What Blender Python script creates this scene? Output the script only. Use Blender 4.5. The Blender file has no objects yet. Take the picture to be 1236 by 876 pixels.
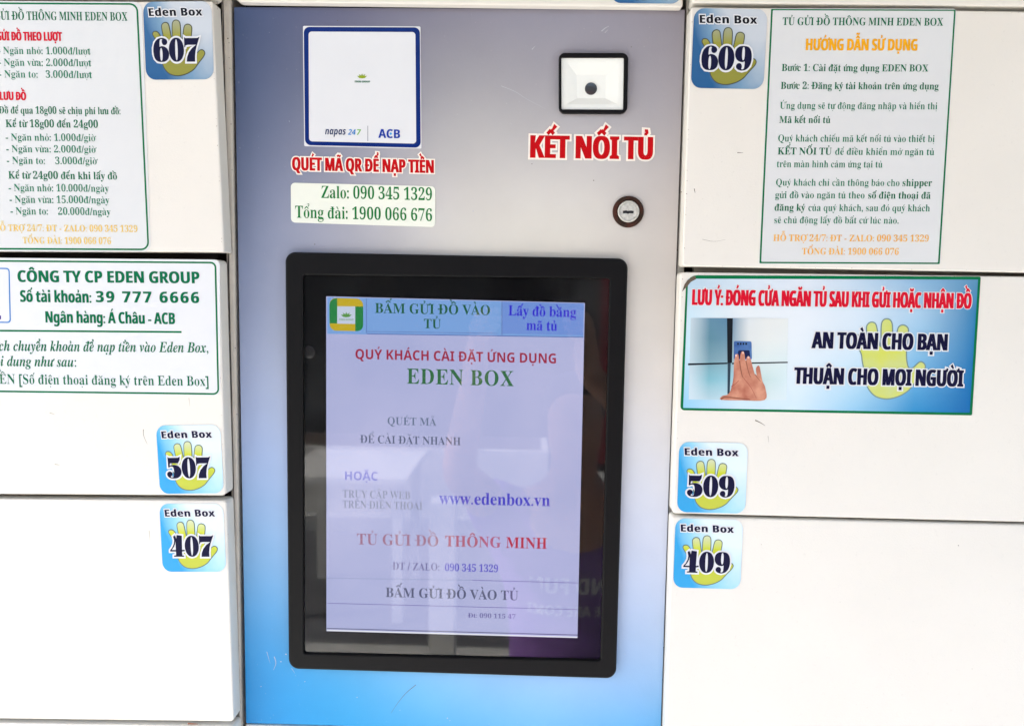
import bpy, math, random, unicodedata
import numpy as np
from mathutils import Vector, Matrix
from mathutils.geometry import tessellate_polygon
random.seed(7)
SC = bpy.context.scene
COL = SC.collection
R = math.radians

# ------------------------------------------------------------------ camera
FPX, CX, CY, DIST = 900.0, 618.0, 438.0, 0.675
_Z = np.array([166., 10110., 900.]); _Z /= np.linalg.norm(_Z)
_X = np.array([34600., -669., 900.]); _X -= _Z * _X.dot(_Z); _X /= np.linalg.norm(_X)
_Y = np.cross(_Z, _X)
cam = bpy.data.cameras.new('camera'); cam_o = bpy.data.objects.new('camera', cam); COL.objects.link(cam_o)
cam.sensor_width = 36; cam.lens = 36 * FPX / 1236; cam.clip_start = .01; cam.clip_end = 200
M = Matrix(((*_X, 0), (*_Y, -DIST), (*_Z, 0), (0, 0, 0, 1)))
cam_o.matrix_world = M
SC.camera = cam_o

# ------------------------------------------------------------------ light
EXPO = 2.52
CAN_Z, CAN_D = .78, 1.15
SUN_EL, SUN_AZ = 52, 285          # degrees; azimuth measured from +Y clockwise
w = bpy.data.worlds.new('World'); SC.world = w; w.use_nodes = True
nt = w.node_tree; bg = nt.nodes['Background']
sky = nt.nodes.new('ShaderNodeTexSky'); sky.sky_type = 'NISHITA'; sky.sun_disc = False
sky.sun_elevation = R(SUN_EL); sky.sun_rotation = R(SUN_AZ); sky.air_density = 1.2; sky.dust_density = 3.9; sky.ozone_density = .6
nt.links.new(sky.outputs[0], bg.inputs[0]); bg.inputs[1].default_value = .13
sun = bpy.data.lights.new('sun', 'SUN'); sun.energy = 3.2; sun.angle = R(.6); sun.color = (1, .98, .95)
so = bpy.data.objects.new('sun', sun); COL.objects.link(so)
az, el = R(SUN_AZ), R(SUN_EL)
sdir = Vector((math.sin(az) * math.cos(el), math.cos(az) * math.cos(el), math.sin(el)))
so.rotation_euler = sdir.to_track_quat('Z', 'Y').to_euler(); so.location = sdir * 20
vs = SC.view_settings; vs.view_transform = 'Standard'; vs.look = 'None'; vs.exposure = EXPO; vs.gamma = 1; vs.use_curve_mapping = False
SC.render.engine = 'CYCLES'
SC.cycles.use_denoising = True
SC.cycles.max_bounces = 8; SC.cycles.diffuse_bounces = 4; SC.cycles.transparent_max_bounces = 12
SC.cycles.sample_clamp_indirect = 6

# ------------------------------------------------------------------ helpers
def P(px, py, y=0.0):
    """point of the locker front at depth y seen at photograph position px, py"""
    dx, dy, dz = (px - CX), -(py - CY), -FPX
    d = np.array([dx, dy, dz])
    wx, wy, wz = _X.dot(d), _Y.dot(d), _Z.dot(d)
    t = (y + DIST) / wy
    return Vector((wx * t, y, wz * t))

def lin(c):
    return tuple((v / 255 / 12.92 if v / 255 <= .04045 else ((v / 255 + .055) / 1.055) ** 2.4) for v in c[:3]) + (1,)

MATS = {}
def mat(name, col, rough=.5, metal=0, spec=None, var=0.0, vscale=30, bump=0.0, bscale=300, col2=None, dirt=0.0, emit=0.0, coat=0.0):
    if name in MATS: return MATS[name]
    if spec is None: spec = .15 if 'ink' in name or 'photo' in name or 'hand' in name or 'vinyl' in name else .5
    m = bpy.data.materials.new(name); m.use_nodes = True; MATS[name] = m
    n = m.node_tree; b = n.nodes['Principled BSDF']; L = n.links
    c = lin(col)
    b.inputs['Base Color'].default_value = c
    b.inputs['Roughness'].default_value = rough; b.inputs['Metallic'].default_value = metal
    b.inputs['Specular IOR Level'].default_value = spec
    b.inputs['Coat Weight'].default_value = coat
    tc = n.nodes.new('ShaderNodeTexCoord')
    out = None
    if var or col2:
        nz = n.nodes.new('ShaderNodeTexNoise'); nz.inputs['Scale'].default_value = vscale; nz.inputs['Detail'].default_value = 6
        L.new(tc.outputs['Object'], nz.inputs['Vector'])
        rp = n.nodes.new('ShaderNodeValToRGB'); L.new(nz.outputs[0], rp.inputs[0])
        rp.color_ramp.elements[0].position = .35; rp.color_ramp.elements[1].position = .7
        c2 = lin(col2) if col2 else tuple(v * (1 - var) for v in c[:3]) + (1,)
        rp.color_ramp.elements[0].color = c2; rp.color_ramp.elements[1].color = c
        out = rp.outputs[0]
    if dirt:
        nz = n.nodes.new('ShaderNodeTexNoise'); nz.inputs['Scale'].default_value = 260; nz.inputs['Detail'].default_value = 4; nz.inputs['Roughness'].default_value = .7
        L.new(tc.outputs['Object'], nz.inputs['Vector'])
        rp = n.nodes.new('ShaderNodeValToRGB'); L.new(nz.outputs[0], rp.inputs[0])
        rp.color_ramp.elements[0].position = .62; rp.color_ramp.elements[1].position = .8
        rp.color_ramp.elements[0].color = (0, 0, 0, 1); rp.color_ramp.elements[1].color = (dirt,) * 3 + (1,)
        mx = n.nodes.new('ShaderNodeMixRGB'); L.new(rp.outputs[0], mx.inputs[0])
        if out: L.new(out, mx.inputs[1])
        else: mx.inputs[1].default_value = c
        mx.inputs[2].default_value = lin((84, 74, 56)); out = mx.outputs[0]
    if out: L.new(out, b.inputs['Base Color'])
    if bump:
        nz = n.nodes.new('ShaderNodeTexNoise'); nz.inputs['Scale'].default_value = bscale; nz.inputs['Detail'].default_value = 3
        L.new(tc.outputs['Object'], nz.inputs['Vector'])
        bp = n.nodes.new('ShaderNodeBump'); bp.inputs['Strength'].default_value = bump; bp.inputs['Distance'].default_value = .001
        L.new(nz.outputs[0], bp.inputs['Height']); L.new(bp.outputs[0], b.inputs['Normal'])
    if emit:
        if out: L.new(out, b.inputs['Emission Color'])
        else: b.inputs['Emission Color'].default_value = c
        b.inputs['Emission Strength'].default_value = emit / 2 ** EXPO
        b.inputs['Base Color'].default_value = (.02, .02, .02, 1)
        for l in list(L):
            if l.to_socket == b.inputs['Base Color']: L.remove(l)
    return m

WL = {}     # world location of things
def thing(name, label, cat, loc, group=None):
    o = bpy.data.objects.new(name, None); COL.objects.link(o); o.empty_display_size = .02
    o.location = loc; o['label'] = label; o['category'] = cat
    if group: o['group'] = group
    WL[o] = Vector(loc); return o

def mk(name, verts, faces, m, parent=None, label=None, kind=None, smooth=False):
    me = bpy.data.meshes.new(name)
    off = WL.get(parent, Vector((0, 0, 0)))
    me.from_pydata([tuple(Vector(v) - off) for v in verts], [], faces); me.update()
    if m: me.materials.append(m)
    if smooth:
        for p in me.polygons: p.use_smooth = True
    o = bpy.data.objects.new(name, me); COL.objects.link(o)
    if parent: o.parent = parent
    WL[o] = off
    if label: o['label'] = label
    if kind: o['kind'] = kind
    return o

def offset_loop(pts, dx, dy=None):
    """outset (positive) a closed 2D loop wherever it runs; returns new points"""
    if dy is None: dy = dx
    sx, sy = max(abs(dx), 1e-9), max(abs(dy), 1e-9); sg = 1 if dx >= 0 else -1
    q = [(p[0] / sx, p[1] / sy) for p in pts]; n = len(q)
    A = sum(q[i][0] * q[(i + 1) % n][1] - q[(i + 1) % n][0] * q[i][1] for i in range(n))
    s = sg * (1 if A > 0 else -1); out = []
    for i in range(n):
        a, b, c = q[i - 1], q[i], q[(i + 1) % n]
        e1 = (b[0] - a[0], b[1] - a[1]); e2 = (c[0] - b[0], c[1] - b[1])
        l1 = math.hypot(*e1) or 1e-9; l2 = math.hypot(*e2) or 1e-9
        n1 = (e1[1] / l1, -e1[0] / l1); n2 = (e2[1] / l2, -e2[0] / l2)
        k = 1 + n1[0] * n2[0] + n1[1] * n2[1]
        k = max(k, .5)
        out.append(((b[0] + s * (n1[0] + n2[0]) / k) * sx, (b[1] + s * (n1[1] + n2[1]) / k) * sy))
    return out

def rrect(q, r, n=6):
    """rounded quad in photo px: q = TL, TR, BR, BL ; r radius or list of four"""
    rs = r if isinstance(r, (list, tuple)) else [r] * 4
    out = []
    for i in range(4):
        p = Vector(q[i]); a = Vector(q[i - 1]); c = Vector(q[(i + 1) % 4])
        rr = max(rs[i], .01)
        p0 = p + (a - p).normalized() * rr; p1 = p + (c - p).normalized() * rr
        for k in range(n + 1):
            t = k / n; ang = t * math.pi / 2
            # quarter-ellipse between p0 and p1 with control p
            u, v = 1 - math.sin(ang), 1 - math.cos(ang)
            pt = p + (p0 - p) * u + (p1 - p) * v
            out.append((pt.x, pt.y))
    return out

def flat(name, pts, y, m, parent, **k):
    """flat print or sticker: one polygon on the plane y"""
    tri = tessellate_polygon([[Vector((p[0], p[1], 0)) for p in pts]])
    vs_ = [P(p[0], p[1], y) for p in pts]
    fs = []
    for t in tri:
        a, b, c = [vs_[i] for i in t]
        nrm = (b - a).cross(c - a)
        fs.append(tuple(t) if nrm.y < 0 else tuple(reversed(t)))
    return mk(name, vs_, fs, m, parent, **k)

def flat_ring(name, outer, inner, y, m, parent, **k):
    n = len(outer); vs_ = [P(*p, y) for p in outer] + [P(*p, y) for p in inner]
    fs = [(i, (i + 1) % n, n + (i + 1) % n, n + i) for i in range(n)]
    fs = [tuple(reversed(f)) for f in fs] if ((vs_[fs[0][1]] - vs_[fs[0][0]]).cross(vs_[fs[0][2]] - vs_[fs[0][0]])).y > 0 else fs
    return mk(name, vs_, fs, m, parent, **k)

def slab(name, pts, yf, yb, bev, m, parent, seg=3, **k):
    """solid plate: outline in photo px at its front plane yf, running back to yb, bevelled front edge (metres)"""
    base = [(lambda v: (v.x, v.z))(P(p[0], p[1], yf)) for p in pts]
    rings = []
    for s in range(seg + 1):
        a = math.pi / 2 * s / seg
        ins = bev * (1 - math.sin(a)); dep = bev * (1 - math.cos(a))
        rings.append(([tuple(x) for x in offset_loop(base, -ins)] if ins > 1e-7 else base, yf + dep))
    rings.append((base, yb))
    V = [Vector((p[0], y, p[1])) for r_, y in rings for p in r_]; n = len(base); F = []
    for j in range(len(rings) - 1):
        for i in range(n):
            F.append((j * n + i, j * n + (i + 1) % n, (j + 1) * n + (i + 1) % n, (j + 1) * n + i))
    F.append(tuple(range(n - 1, -1, -1)))
    o = mk(name, V, F, m, parent, **k)
    me = o.data
    # orient outward: front face must look to -Y
    if me.polygons[-1].normal.y > 0: me.flip_normals()
    return o

def ring_solid(name, outer, inner, yf, yb, yin, bev, m, parent, **k):
    """raised frame with rounded edges: outer loop, inner opening (px, same count)"""
    o2 = [(lambda v: (v.x, v.z))(P(*p, yf)) for p in outer]; i2 = [(lambda v: (v.x, v.z))(P(*p, yf)) for p in inner]
    rings = [(o2, yb)]
    for s in range(4):
        a = math.pi / 2 * s / 3; rings.append((offset_loop(o2, -bev * (1 - math.cos(a)) - 1e-6), yf + bev * (1 - math.sin(a))))
    for s in range(4):
        a = math.pi / 2 * s / 3; rings.append((offset_loop(i2, bev * .6 * (1 - math.sin(a)) + 1e-6), yf + bev * .6 * (1 - math.cos(a))))
    rings.append((i2, yin))
    V = [Vector((p[0], y, p[1])) for r_, y in rings for p in r_]; n = len(o2); F = []
    for j in range(len(rings) - 1):
        for i in range(n): F.append((j * n + i, j * n + (i + 1) % n, (j + 1) * n + (i + 1) % n, (j + 1) * n + i))
    o = mk(name, V, F, m, parent, **k); me = o.data
    mid = [p for p in me.polygons if abs(p.normal.y) > .9]
    if mid and mid[0].normal.y > 0: me.flip_normals()
    return o

def lathe(name, c, prof, m, parent, n=40, smooth=True, **k):
    """turned piece facing the viewer: centre (world), prof = [(radius, y)]"""
    V = []; F = []
    for r_, y in prof:
        for i in range(n):
            a = 2 * math.pi * i / n; V.append(Vector((c.x + r_ * math.cos(a), y, c.z + r_ * math.sin(a))))
    for j in range(len(prof) - 1):
        for i in range(n): F.append((j * n + i, j * n + (i + 1) % n, (j + 1) * n + (i + 1) % n, (j + 1) * n + i))
    F.append(tuple((len(prof) - 1) * n + i for i in range(n)))
    o = mk(name, V, F, m, parent, **k)
    if o.data.polygons[-1].normal.y > 0: o.data.flip_normals()
    if smooth:
        for p in o.data.polygons[:-1]: p.use_smooth = True
        o.data.set_sharp_from_angle(angle=R(35))
    return o

def catmull(pts, n=5, closed=True):
    out = []; N = len(pts)
    rng = range(N) if closed else range(N - 1)
    for i in rng:
        if closed: p0, p1, p2, p3 = pts[i - 1], pts[i], pts[(i + 1) % N], pts[(i + 2) % N]
        else: p0, p1, p2, p3 = pts[max(i - 1, 0)], pts[i], pts[i + 1], pts[min(i + 2, N - 1)]
        for k in range(n):
            t = k / n
            out.append(tuple(.5 * (2 * p1[a] + (p2[a] - p0[a]) * t + (2 * p0[a] - 5 * p1[a] + 4 * p2[a] - p3[a]) * t * t + (3 * p1[a] - p0[a] - 3 * p2[a] + p3[a]) * t ** 3) for a in (0, 1)))
    if not closed: out.append(tuple(pts[-1]))
    return out

# ------------------------------------------------------------------ lettering
_fc = bpy.data.curves.new('type', 'FONT'); _fc.size = 1; _fc.resolution_u = 3
_fo = bpy.data.objects.new('type', _fc); COL.objects.link(_fo)
_raw = {}
def _conv(s):
    if s in _raw: return _raw[s]
    _fc.body = s; _fo.update_tag()
    d = bpy.context.evaluated_depsgraph_get(); d.update()
    me = bpy.data.meshes.new_from_object(_fo.evaluated_get(d))
    v = [(a.co.x, a.co.y) for a in me.vertices]; f = [tuple(p.vertices) for p in me.polygons]
    bpy.data.meshes.remove(me); _raw[s] = (v, f); return _raw[s]
_bar = _conv('|'); BARMIN = min(p[0] for p in _bar[0])
STY = {'serif': (0x1D400, 0x1D41A, 0x1D7CE), 'italic': (0x1D468, 0x1D482, 0x1D7CE), 'sans': (0x1D5D4, 0x1D5EE, 0x1D7EC), 'oblique': (0x1D63C, 0x1D656, 0x1D7EC)}
def mapch(ch, st):
    if st in STY:
        U, Lo, D = STY[st]
        if 'A' <= ch <= 'Z': return chr(U + ord(ch) - 65)
        if 'a' <= ch <= 'z': return chr(Lo + ord(ch) - 97)
        if '0' <= ch <= '9': return chr(D + ord(ch) - 48)
    return ch
_gl = {}
def glyph(ch, st):
    key = (ch, st)
    if key in _gl: return _gl[key]
    c = mapch(ch, st)
    if ch == ' ':
        _gl[key] = ([], [], .26, []); return _gl[key]
    v, f = _conv(c); v2, _ = _conv(c + '|')
    mb = len(_bar[0])
    adv = sorted(p[0] for p in v2)[-mb:]; adv = min(adv) - BARMIN
    # boundary loops
    cnt = {}
    for p in f:
        for i in range(len(p)):
            a, b = p[i], p[(i + 1) % len(p)]; cnt[(a, b)] = cnt.get((a, b), 0) + 1
    nxt = {a: b for (a, b) in cnt if (b, a) not in cnt}
    loops = []; seen = set()
    for s in list(nxt):
        if s in seen: continue
        L = [s]; seen.add(s); t = nxt[s]
        while t != s and t in nxt and t not in seen: L.append(t); seen.add(t); t = nxt[t]
        if len(L) > 2: loops.append(L)
    _gl[key] = (v, f, adv, loops); return _gl[key]

def offset_glyph(v, loops, dx, dy):
    """move every boundary vertex outwards (the face lies on its left side)"""
    if not dx and not dy: return v
    out = list(v); sx, sy = max(abs(dx), 1e-6), max(abs(dy), 1e-6); sg = 1 if (dx + dy) > 0 else -1
    for L in loops:
        q = [(v[i][0] / sx, v[i][1] / sy) for i in L]; n = len(q)
        for i in range(n):
            a, b, c = q[i - 1], q[i], q[(i + 1) % n]
            e1 = (b[0] - a[0], b[1] - a[1]); e2 = (c[0] - b[0], c[1] - b[1])
            l1 = math.hypot(*e1) or 1e-9; l2 = math.hypot(*e2) or 1e-9
            n1 = (e1[1] / l1, -e1[0] / l1); n2 = (e2[1] / l2, -e2[0] / l2)
            k = max(1 + n1[0] * n2[0] + n1[1] * n2[1], .6)
            out[L[i]] = ((b[0] + sg * (n1[0] + n2[0]) / k) * sx, (b[1] + sg * (n1[1] + n2[1]) / k) * sy)
    return out

def stroke(pl, wd, w2=None):
    """thick polyline -> (verts, quads)"""
    w2 = wd if w2 is None else w2; V = []; F = []; n = len(pl)
    for i, p in enumerate(pl):
        a = pl[max(i - 1, 0)]; c = pl[min(i + 1, n - 1)]
        dx, dy = c[0] - a[0], c[1] - a[1]; l = math.hypot(dx, dy) or 1; h = (wd + (w2 - wd) * i / (n - 1)) / 2
        V += [(p[0] - dy / l * h, p[1] + dx / l * h), (p[0] + dy / l * h, p[1] - dx / l * h)]
    for i in range(n - 1): F.append((2 * i, 2 * i + 1, 2 * i + 3, 2 * i + 2))
    return V, F

def marks(comb, x0, x1, top, w_, cap):
    """combining marks over a base spanning x0..x1, height top -> list of (verts, faces)"""
    cx = (x0 + x1) / 2; W = min(max(x1 - x0, .3), .5); out = []
    circ = '\u0302' in comb or '\u0306' in comb
    g = .045; b = top + g
    if '\u0302' in comb:
        out.append(stroke([(cx - W * .32, b), (cx, b + .13)], w_)); out.append(stroke([(cx, b + .13), (cx + W * .32, b)], w_))
    if '\u0306' in comb:
        out.append(stroke([(cx - W * .3, b + .13), (cx - W * .17, b + .04), (cx + W * .17, b + .04), (cx + W * .3, b + .13)], w_))
    if circ: b2, ax = b + .12, cx + W * .30
    else: b2, ax = b, cx
    if '\u0301' in comb: out.append(stroke([(ax - .03, b2), (ax + .09, b2 + .16)], w_ * .6, w_ * 1.3))
    if '\u0300' in comb:
        ax2 = cx - W * .30 if circ else cx
        out.append(stroke([(ax2 + .03, b2), (ax2 - .09, b2 + .16)], w_ * .6, w_ * 1.3))
    if '\u0309' in comb: out.append(stroke([(ax, b2), (ax, b2 + .05), (ax + .06, b2 + .09), (ax + .05, b2 + .15), (ax - .05, b2 + .15)], w_ * .8))
    if '\u0303' in comb: out.append(stroke([(cx - W * .3, b2 + .03 + .07 * circ), (cx - W * .12, b2 + .10 + .07 * circ), (cx + W * .12, b2 + .04 + .07 * circ), (cx + W * .3, b2 + .11 + .07 * circ)], w_))
    if '\u031b' in comb: out.append(stroke([(x1 - .04, top - .06), (x1 + .07, top - .03), (x1 + .09, top + .07)], w_ * 1.1, w_ * .9))
    if '\u0323' in comb: out.append(([(cx - w_ * .7, -.2), (cx + w_ * .7, -.2), (cx + w_ * .7, -.2 + w_ * 1.3), (cx - w_ * .7, -.2 + w_ * 1.3)], [(0, 1, 2, 3)]))
    return out

CAPH = {}
def caph(st):
    if st not in CAPH: CAPH[st] = max(p[1] for p in glyph('H', st)[0])
    return CAPH[st]

def layout(text, st, track, mw):
    """-> list of items (verts, faces, loops, layer), total width ; em units"""
    items = []; x = 0; ends = []
    for k, ch in enumerate(text):
        ends.append(x)
        dec = unicodedata.normalize('NFD', ch); base = dec[0]; comb = dec[1:]
        bar = base in 'Đđ'
        if bar: base = 'D' if base == 'Đ' else 'd'
        v, f, adv, loops = glyph(base, st)
        if v:
            above = [c for c in comb if c in '\u0300\u0301\u0302\u0303\u0306\u0309']
            if base == 'i' and above:
                lim = caph(st) * .74
                keep = [p for p in f if any(v[i][1] < lim for i in p)]
                f = keep; used = {i for p in f for i in p}; loops = [L for L in loops if all(i in used for i in L)]
                xs = [v[i][0] for i in used]; top = max(v[i][1] for i in used)
            else:
                xs = [p[0] for p in v]; top = max(p[1] for p in v)
            items.append(([(p[0] + x, p[1]) for p in v], f, loops, k % 2 if base.isalnum() else 1.5))
            for mv, mf in marks(comb, min(xs), max(xs), top, mw, caph(st)):
                items.append(([(p[0] + x, p[1]) for p in mv], mf, None, 2))
            if bar:
                x0 = min(xs)
                if base == 'D': mv, mf = stroke([(x0 - .05, caph(st) * .5), (x0 + (max(xs) - x0) * .5, caph(st) * .5)], mw * .9)
                else: mv, mf = stroke([(max(xs) - .3, top - .12), (max(xs) + .02, top - .12)], mw * .75)
                items.append(([(p[0] + x, p[1]) for p in mv], mf, None, 2))
        x += adv + track
    ends.append(x)
    return items, x - track, ends

VPX, VPY = 452.0, 10548.0
def text_geo(text, st, a, b, cap, y, pre='', track=0.0, dx=0.0, dy=0.0, mw=None, halo=0.0, slant=0.0, conv=None):
    """text whose (non-prefix) part runs from photo point a to b along the baseline, cap height in px"""
    if mw is None and st == 'sans' and dx >= .035: mw = .115
    if mw is None: mw = .085 if st != 'serif' or dx >= 0 else .055
    items, tot, ends = layout(pre + text, st, track, mw)
    S = cap / caph(st); xs0 = ends[len(pre)]
    L = math.hypot(b[0] - a[0], b[1] - a[1]); sx = L / ((tot - xs0) * S)
    ux, uy = (b[0] - a[0]) / L, (b[1] - a[1]) / L
    vx, vy = (a[0] - VPX), (a[1] - VPY); l = math.hypot(vx, vy); vx, vy = vx / l, vy / l
    V = []; F = []
    for v, f, loops, lay in items:
        q = [((p[0] - xs0) * S * sx, p[1] * S) for p in v]
        ddx, ddy = dx * cap + halo, dy * cap + halo
        if lay == 1.5 and dx < 0: ddx = halo + .01 * cap; ddy = halo + .01 * cap
        if loops is None:
            ll = list(range(len(q)))
            # outline of the strip
            if ddx > 0 and len(q) >= 4:
                if f[0] == (0, 1, 2, 3): order = ll
                else: order = [i for i in ll if i % 2 == 0] + [i for i in reversed(ll) if i % 2]
                nq = offset_loop([q[i] for i in order], max(ddx, .001) if halo else ddx * .5, max(ddy, .001) if halo else max(ddy * .5, .001))
                for i, p in zip(order, nq): q[i] = p
        else: q = offset_glyph(q, loops, ddx, ddy)
        o = len(V); zz = y - .00001 * lay
        for p in q:
            px = a[0] + ux * p[0] + vx * p[1] + ux * p[1] * slant; py = a[1] + uy * p[0] + vy * p[1]
            V.append(P(px, py, zz) if conv is None else conv(px, py, zz))
        for t in f:
            A, B, C = V[o + t[0]], V[o + t[1]], V[o + t[2]]
            n = (B - A).cross(C - A)
            tt = tuple(o + i for i in t); F.append(tt if n.y < 0 else tuple(reversed(tt)))
    return V, F

STEP = 1.2e-6
def clean(V, F, step=None):
    """every facet of the ink gets its own hair-thin height, so that overlaps never share a plane"""
    step = STEP if step is None else step
    V2 = []; F2 = []
    for k, f in enumerate(F):
        o = len(V2); V2 += [Vector((V[i].x, V[i].y - step * (k % 40), V[i].z)) for i in f]; F2.append(tuple(range(o, o + len(f))))
    return V2, F2

def write(parent, text, st, a, b, cap, y, m, name='text_line', halo_m=None, halo=0.0, **k):
    if halo_m:
        V, F = clean(*text_geo(text, st, a, b, cap, y, halo=halo, **k)); mk('text_outline', V, F, halo_m, parent)
    V, F = clean(*text_geo(text, st, a, b, cap, y - .00008, **k))
    return mk(name, V, F, m, parent)

# ------------------------------------------------------------------ materials
CREAM = mat('cream_paint', (224, 219, 207), .33, var=.055, vscale=6, bump=.12, bscale=700, dirt=.10)
CREAM2 = mat('post_paint', (196, 190, 176), .45, var=.12, vscale=40, bump=.2, bscale=500, dirt=.6)
GAP_SHADE = mat('gap_shade_paint', (38, 34, 28), .8, var=.3, vscale=60)  # near-black colour standing for the shade inside the door gaps
BEZEL = mat('black_plastic', (14, 14, 14), .45, spec=.14, bump=.15, bscale=1500, var=.2, vscale=20)
PAPER = mat('sticker_paper', (211, 212, 209), .28, var=.03, vscale=14)
PAPERW = mat('sticker_white', (217, 218, 217), .25, var=.02, vscale=20)
GREEN = mat('green_ink', (0, 108, 62), .35, var=.12, vscale=90)
GREENL = mat('green_ink_text', (20, 118, 82), .4, var=.1, vscale=200)
GREENB = mat('green_ink_bold', (0, 104, 66), .4, var=.1, vscale=200)
REDINK = mat('red_ink', (205, 16, 42), .35, var=.1, vscale=120)
REDV = mat('red_vinyl', (186, 8, 14), .3, var=.08, vscale=60)
HALO = mat('cream_vinyl', (236, 226, 212), .35)
YELI = mat('faded_yellow_ink', (222, 178, 60), .4, col2=(226, 196, 104), vscale=160)
ORGI = mat('faded_orange_ink', (232, 160, 44), .4, col2=(234, 180, 84), vscale=160)
ORANGE = mat('orange_ink', (235, 166, 12), .35, var=.08, vscale=120)
NAVY = mat('navy_ink', (16, 16, 52), .3, var=.2, vscale=90)
BLACKI = mat('black_ink', (16, 18, 26), .35)
BLUEF = mat('blue_border_ink', (14, 42, 112), .25, var=.2, vscale=40)
BLUEL = mat('blue_line_ink', (60, 120, 185), .3)
GREEND = mat('green_label_ink', (24, 120, 54), .35, var=.1, vscale=100)
METAL = mat('worn_steel', (216, 214, 202), .4, metal=.35, var=.3, vscale=300, bump=.5, bscale=900)
RUST = mat('rusty_ring', (40, 33, 25), .8, spec=.2, col2=(72, 38, 28), vscale=160, bump=.8, bscale=600)
SCUFF = mat('scuff_mark', (96, 86, 70), .8)
WHITEP = mat('scanner_white', (232, 233, 224), .3, spec=.4)
WHITEP2 = mat('scanner_white_inner', (216, 219, 204), .3)
LENS = mat('scanner_lens', (52, 54, 54), .2, coat=.5)

# ------------------------------------------------------------------ the three cabinets
YD = -.018
def box_world(x0, x1, y0, y1, z0, z1):
    V = [Vector((x, y, z)) for x in (x0, x1) for y in (y0, y1) for z in (z0, z1)]
    F = [(0, 1, 3, 2), (4, 6, 7, 5), (0, 4, 5, 1), (2, 3, 7, 6), (0, 2, 6, 4), (1, 5, 7, 3)]
    return V, F

GROUND = -1.80
left = thing('locker_cabinet', 'left column of cream locker doors numbered 607, 507 and 407', 'locker', (P(130, 860).x, .2, GROUND + .02), 'columns of locker doors')
centre = thing('control_cabinet', 'grey to blue control panel between the two columns of locker doors', 'control cabinet', (P(550, 860).x, .2, GROUND + .02))
right = thing('locker_cabinet', 'right column of cream locker doors numbered 609, 509 and 409', 'locker', (P(1050, 860).x, .2, GROUND + .02), 'columns of locker doors')

def door(q, parent, yf=YD, r=3, bev=.0014, yb=-.0015, label=None):
    return slab('door', rrect(q, r, 4), yf, yb, bev, CREAM, parent, label=label)
door([(-330, 5), (256.5, 1.5), (270.5, 304.5), (-330, 302)], left, r=[3, 2, 2, 3], label='upper door with the price list sticker')
door([(-330, 311), (264.5, 313.5), (272.5, 598), (-330, 594)], left, r=5, label='middle door with the bank account sticker')
door([(-330, 600), (273, 604.5), (282, 870.5), (-330, 863)], left, r=4, label='lower blank door')
door([(-330, 868), (282.5, 876.5), (291, 1160), (-330, 1150)], left, r=4)
door([(-330, -300), (244, -300), (260, -3.5), (-330, -1)], left, r=[3, 3, 9, 3])
door([(834, 8.5), (1560, 18), (1560, 335), (823.5, 321.5)], right, r=3.5, label='upper door with the instruction sticker')
door([(821.3, 328.5), (1560, 338), (1560, 638), (811.8, 619.5)], right, r=4, label='middle door with the blue warning banner')
door([(811.3, 623.5), (1560, 641), (1560, 915), (803, 893)], right, r=4, label='lower blank door')
door([(803, 898), (1560, 920), (1560, 1200), (795, 1180)], right, r=4)
door([(842, -300), (1560, -300), (1560, 11.5), (835.5, 3.5)], right, r=3.5)
# door above the control panel
door([(272, -300), (838, -300), (824, 9.0), (283, 2.5)], centre, yf=-.009, r=[3, 3, 3, 9], yb=-.001)
# posts and frames at the panel plane
def strip(name, q, yf, yb, m, parent, bev=.0008, **k): return slab(name, rrect(q, .3, 1), yf, yb, bev, m, parent, seg=2, **k)
strip('post', [(260.5, -300), (274.5, -300), (296.0, 1150), (290, 1150)], 0, .4, CREAM2, left, bev=.0018)
strip('post', [(839.5, -300), (846, -300), (800.0, 1150), (789, 1150)], .0012, .4, CREAM2, right, bev=.0012)
# backing of the carcass (inside), painted dark for the shade in the gaps
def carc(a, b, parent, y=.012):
    V, F = box_world(P(a, 400).x, P(b, 400).x, y, .42, GROUND + .03, P(500, -295).z); return mk('carcass', V, F, GAP_SHADE, parent)
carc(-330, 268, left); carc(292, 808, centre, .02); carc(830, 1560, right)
# side bars on which the doors close (seen in the seams, behind the doors)
strip('rail', [(-330, 300), (262, 301.5), (263, 316.5), (-330, 314)], .006, .012, GAP_SHADE, left)  # rail painted dark in place of the seam's shade
strip('rail', [(-330, 592), (266, 594), (266, 606), (-330, 604)], .002, .012, CREAM2, left)
strip('rail', [(-330, 862), (280, 868), (280, 880), (-330, 876)], .002, .012, CREAM2, left)
strip('rail', [(838, 318), (1560, 334), (1560, 342), (838, 330)], .002, .012, CREAM2, right)
strip('rail', [(815, 616), (1560, 634), (1560, 645), (815, 627)], .002, .012, CREAM2, right)
strip('rail', [(838, 2), (1560, 10), (1560, 18), (838, 10)], .002, .012, CREAM2, right)

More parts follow.
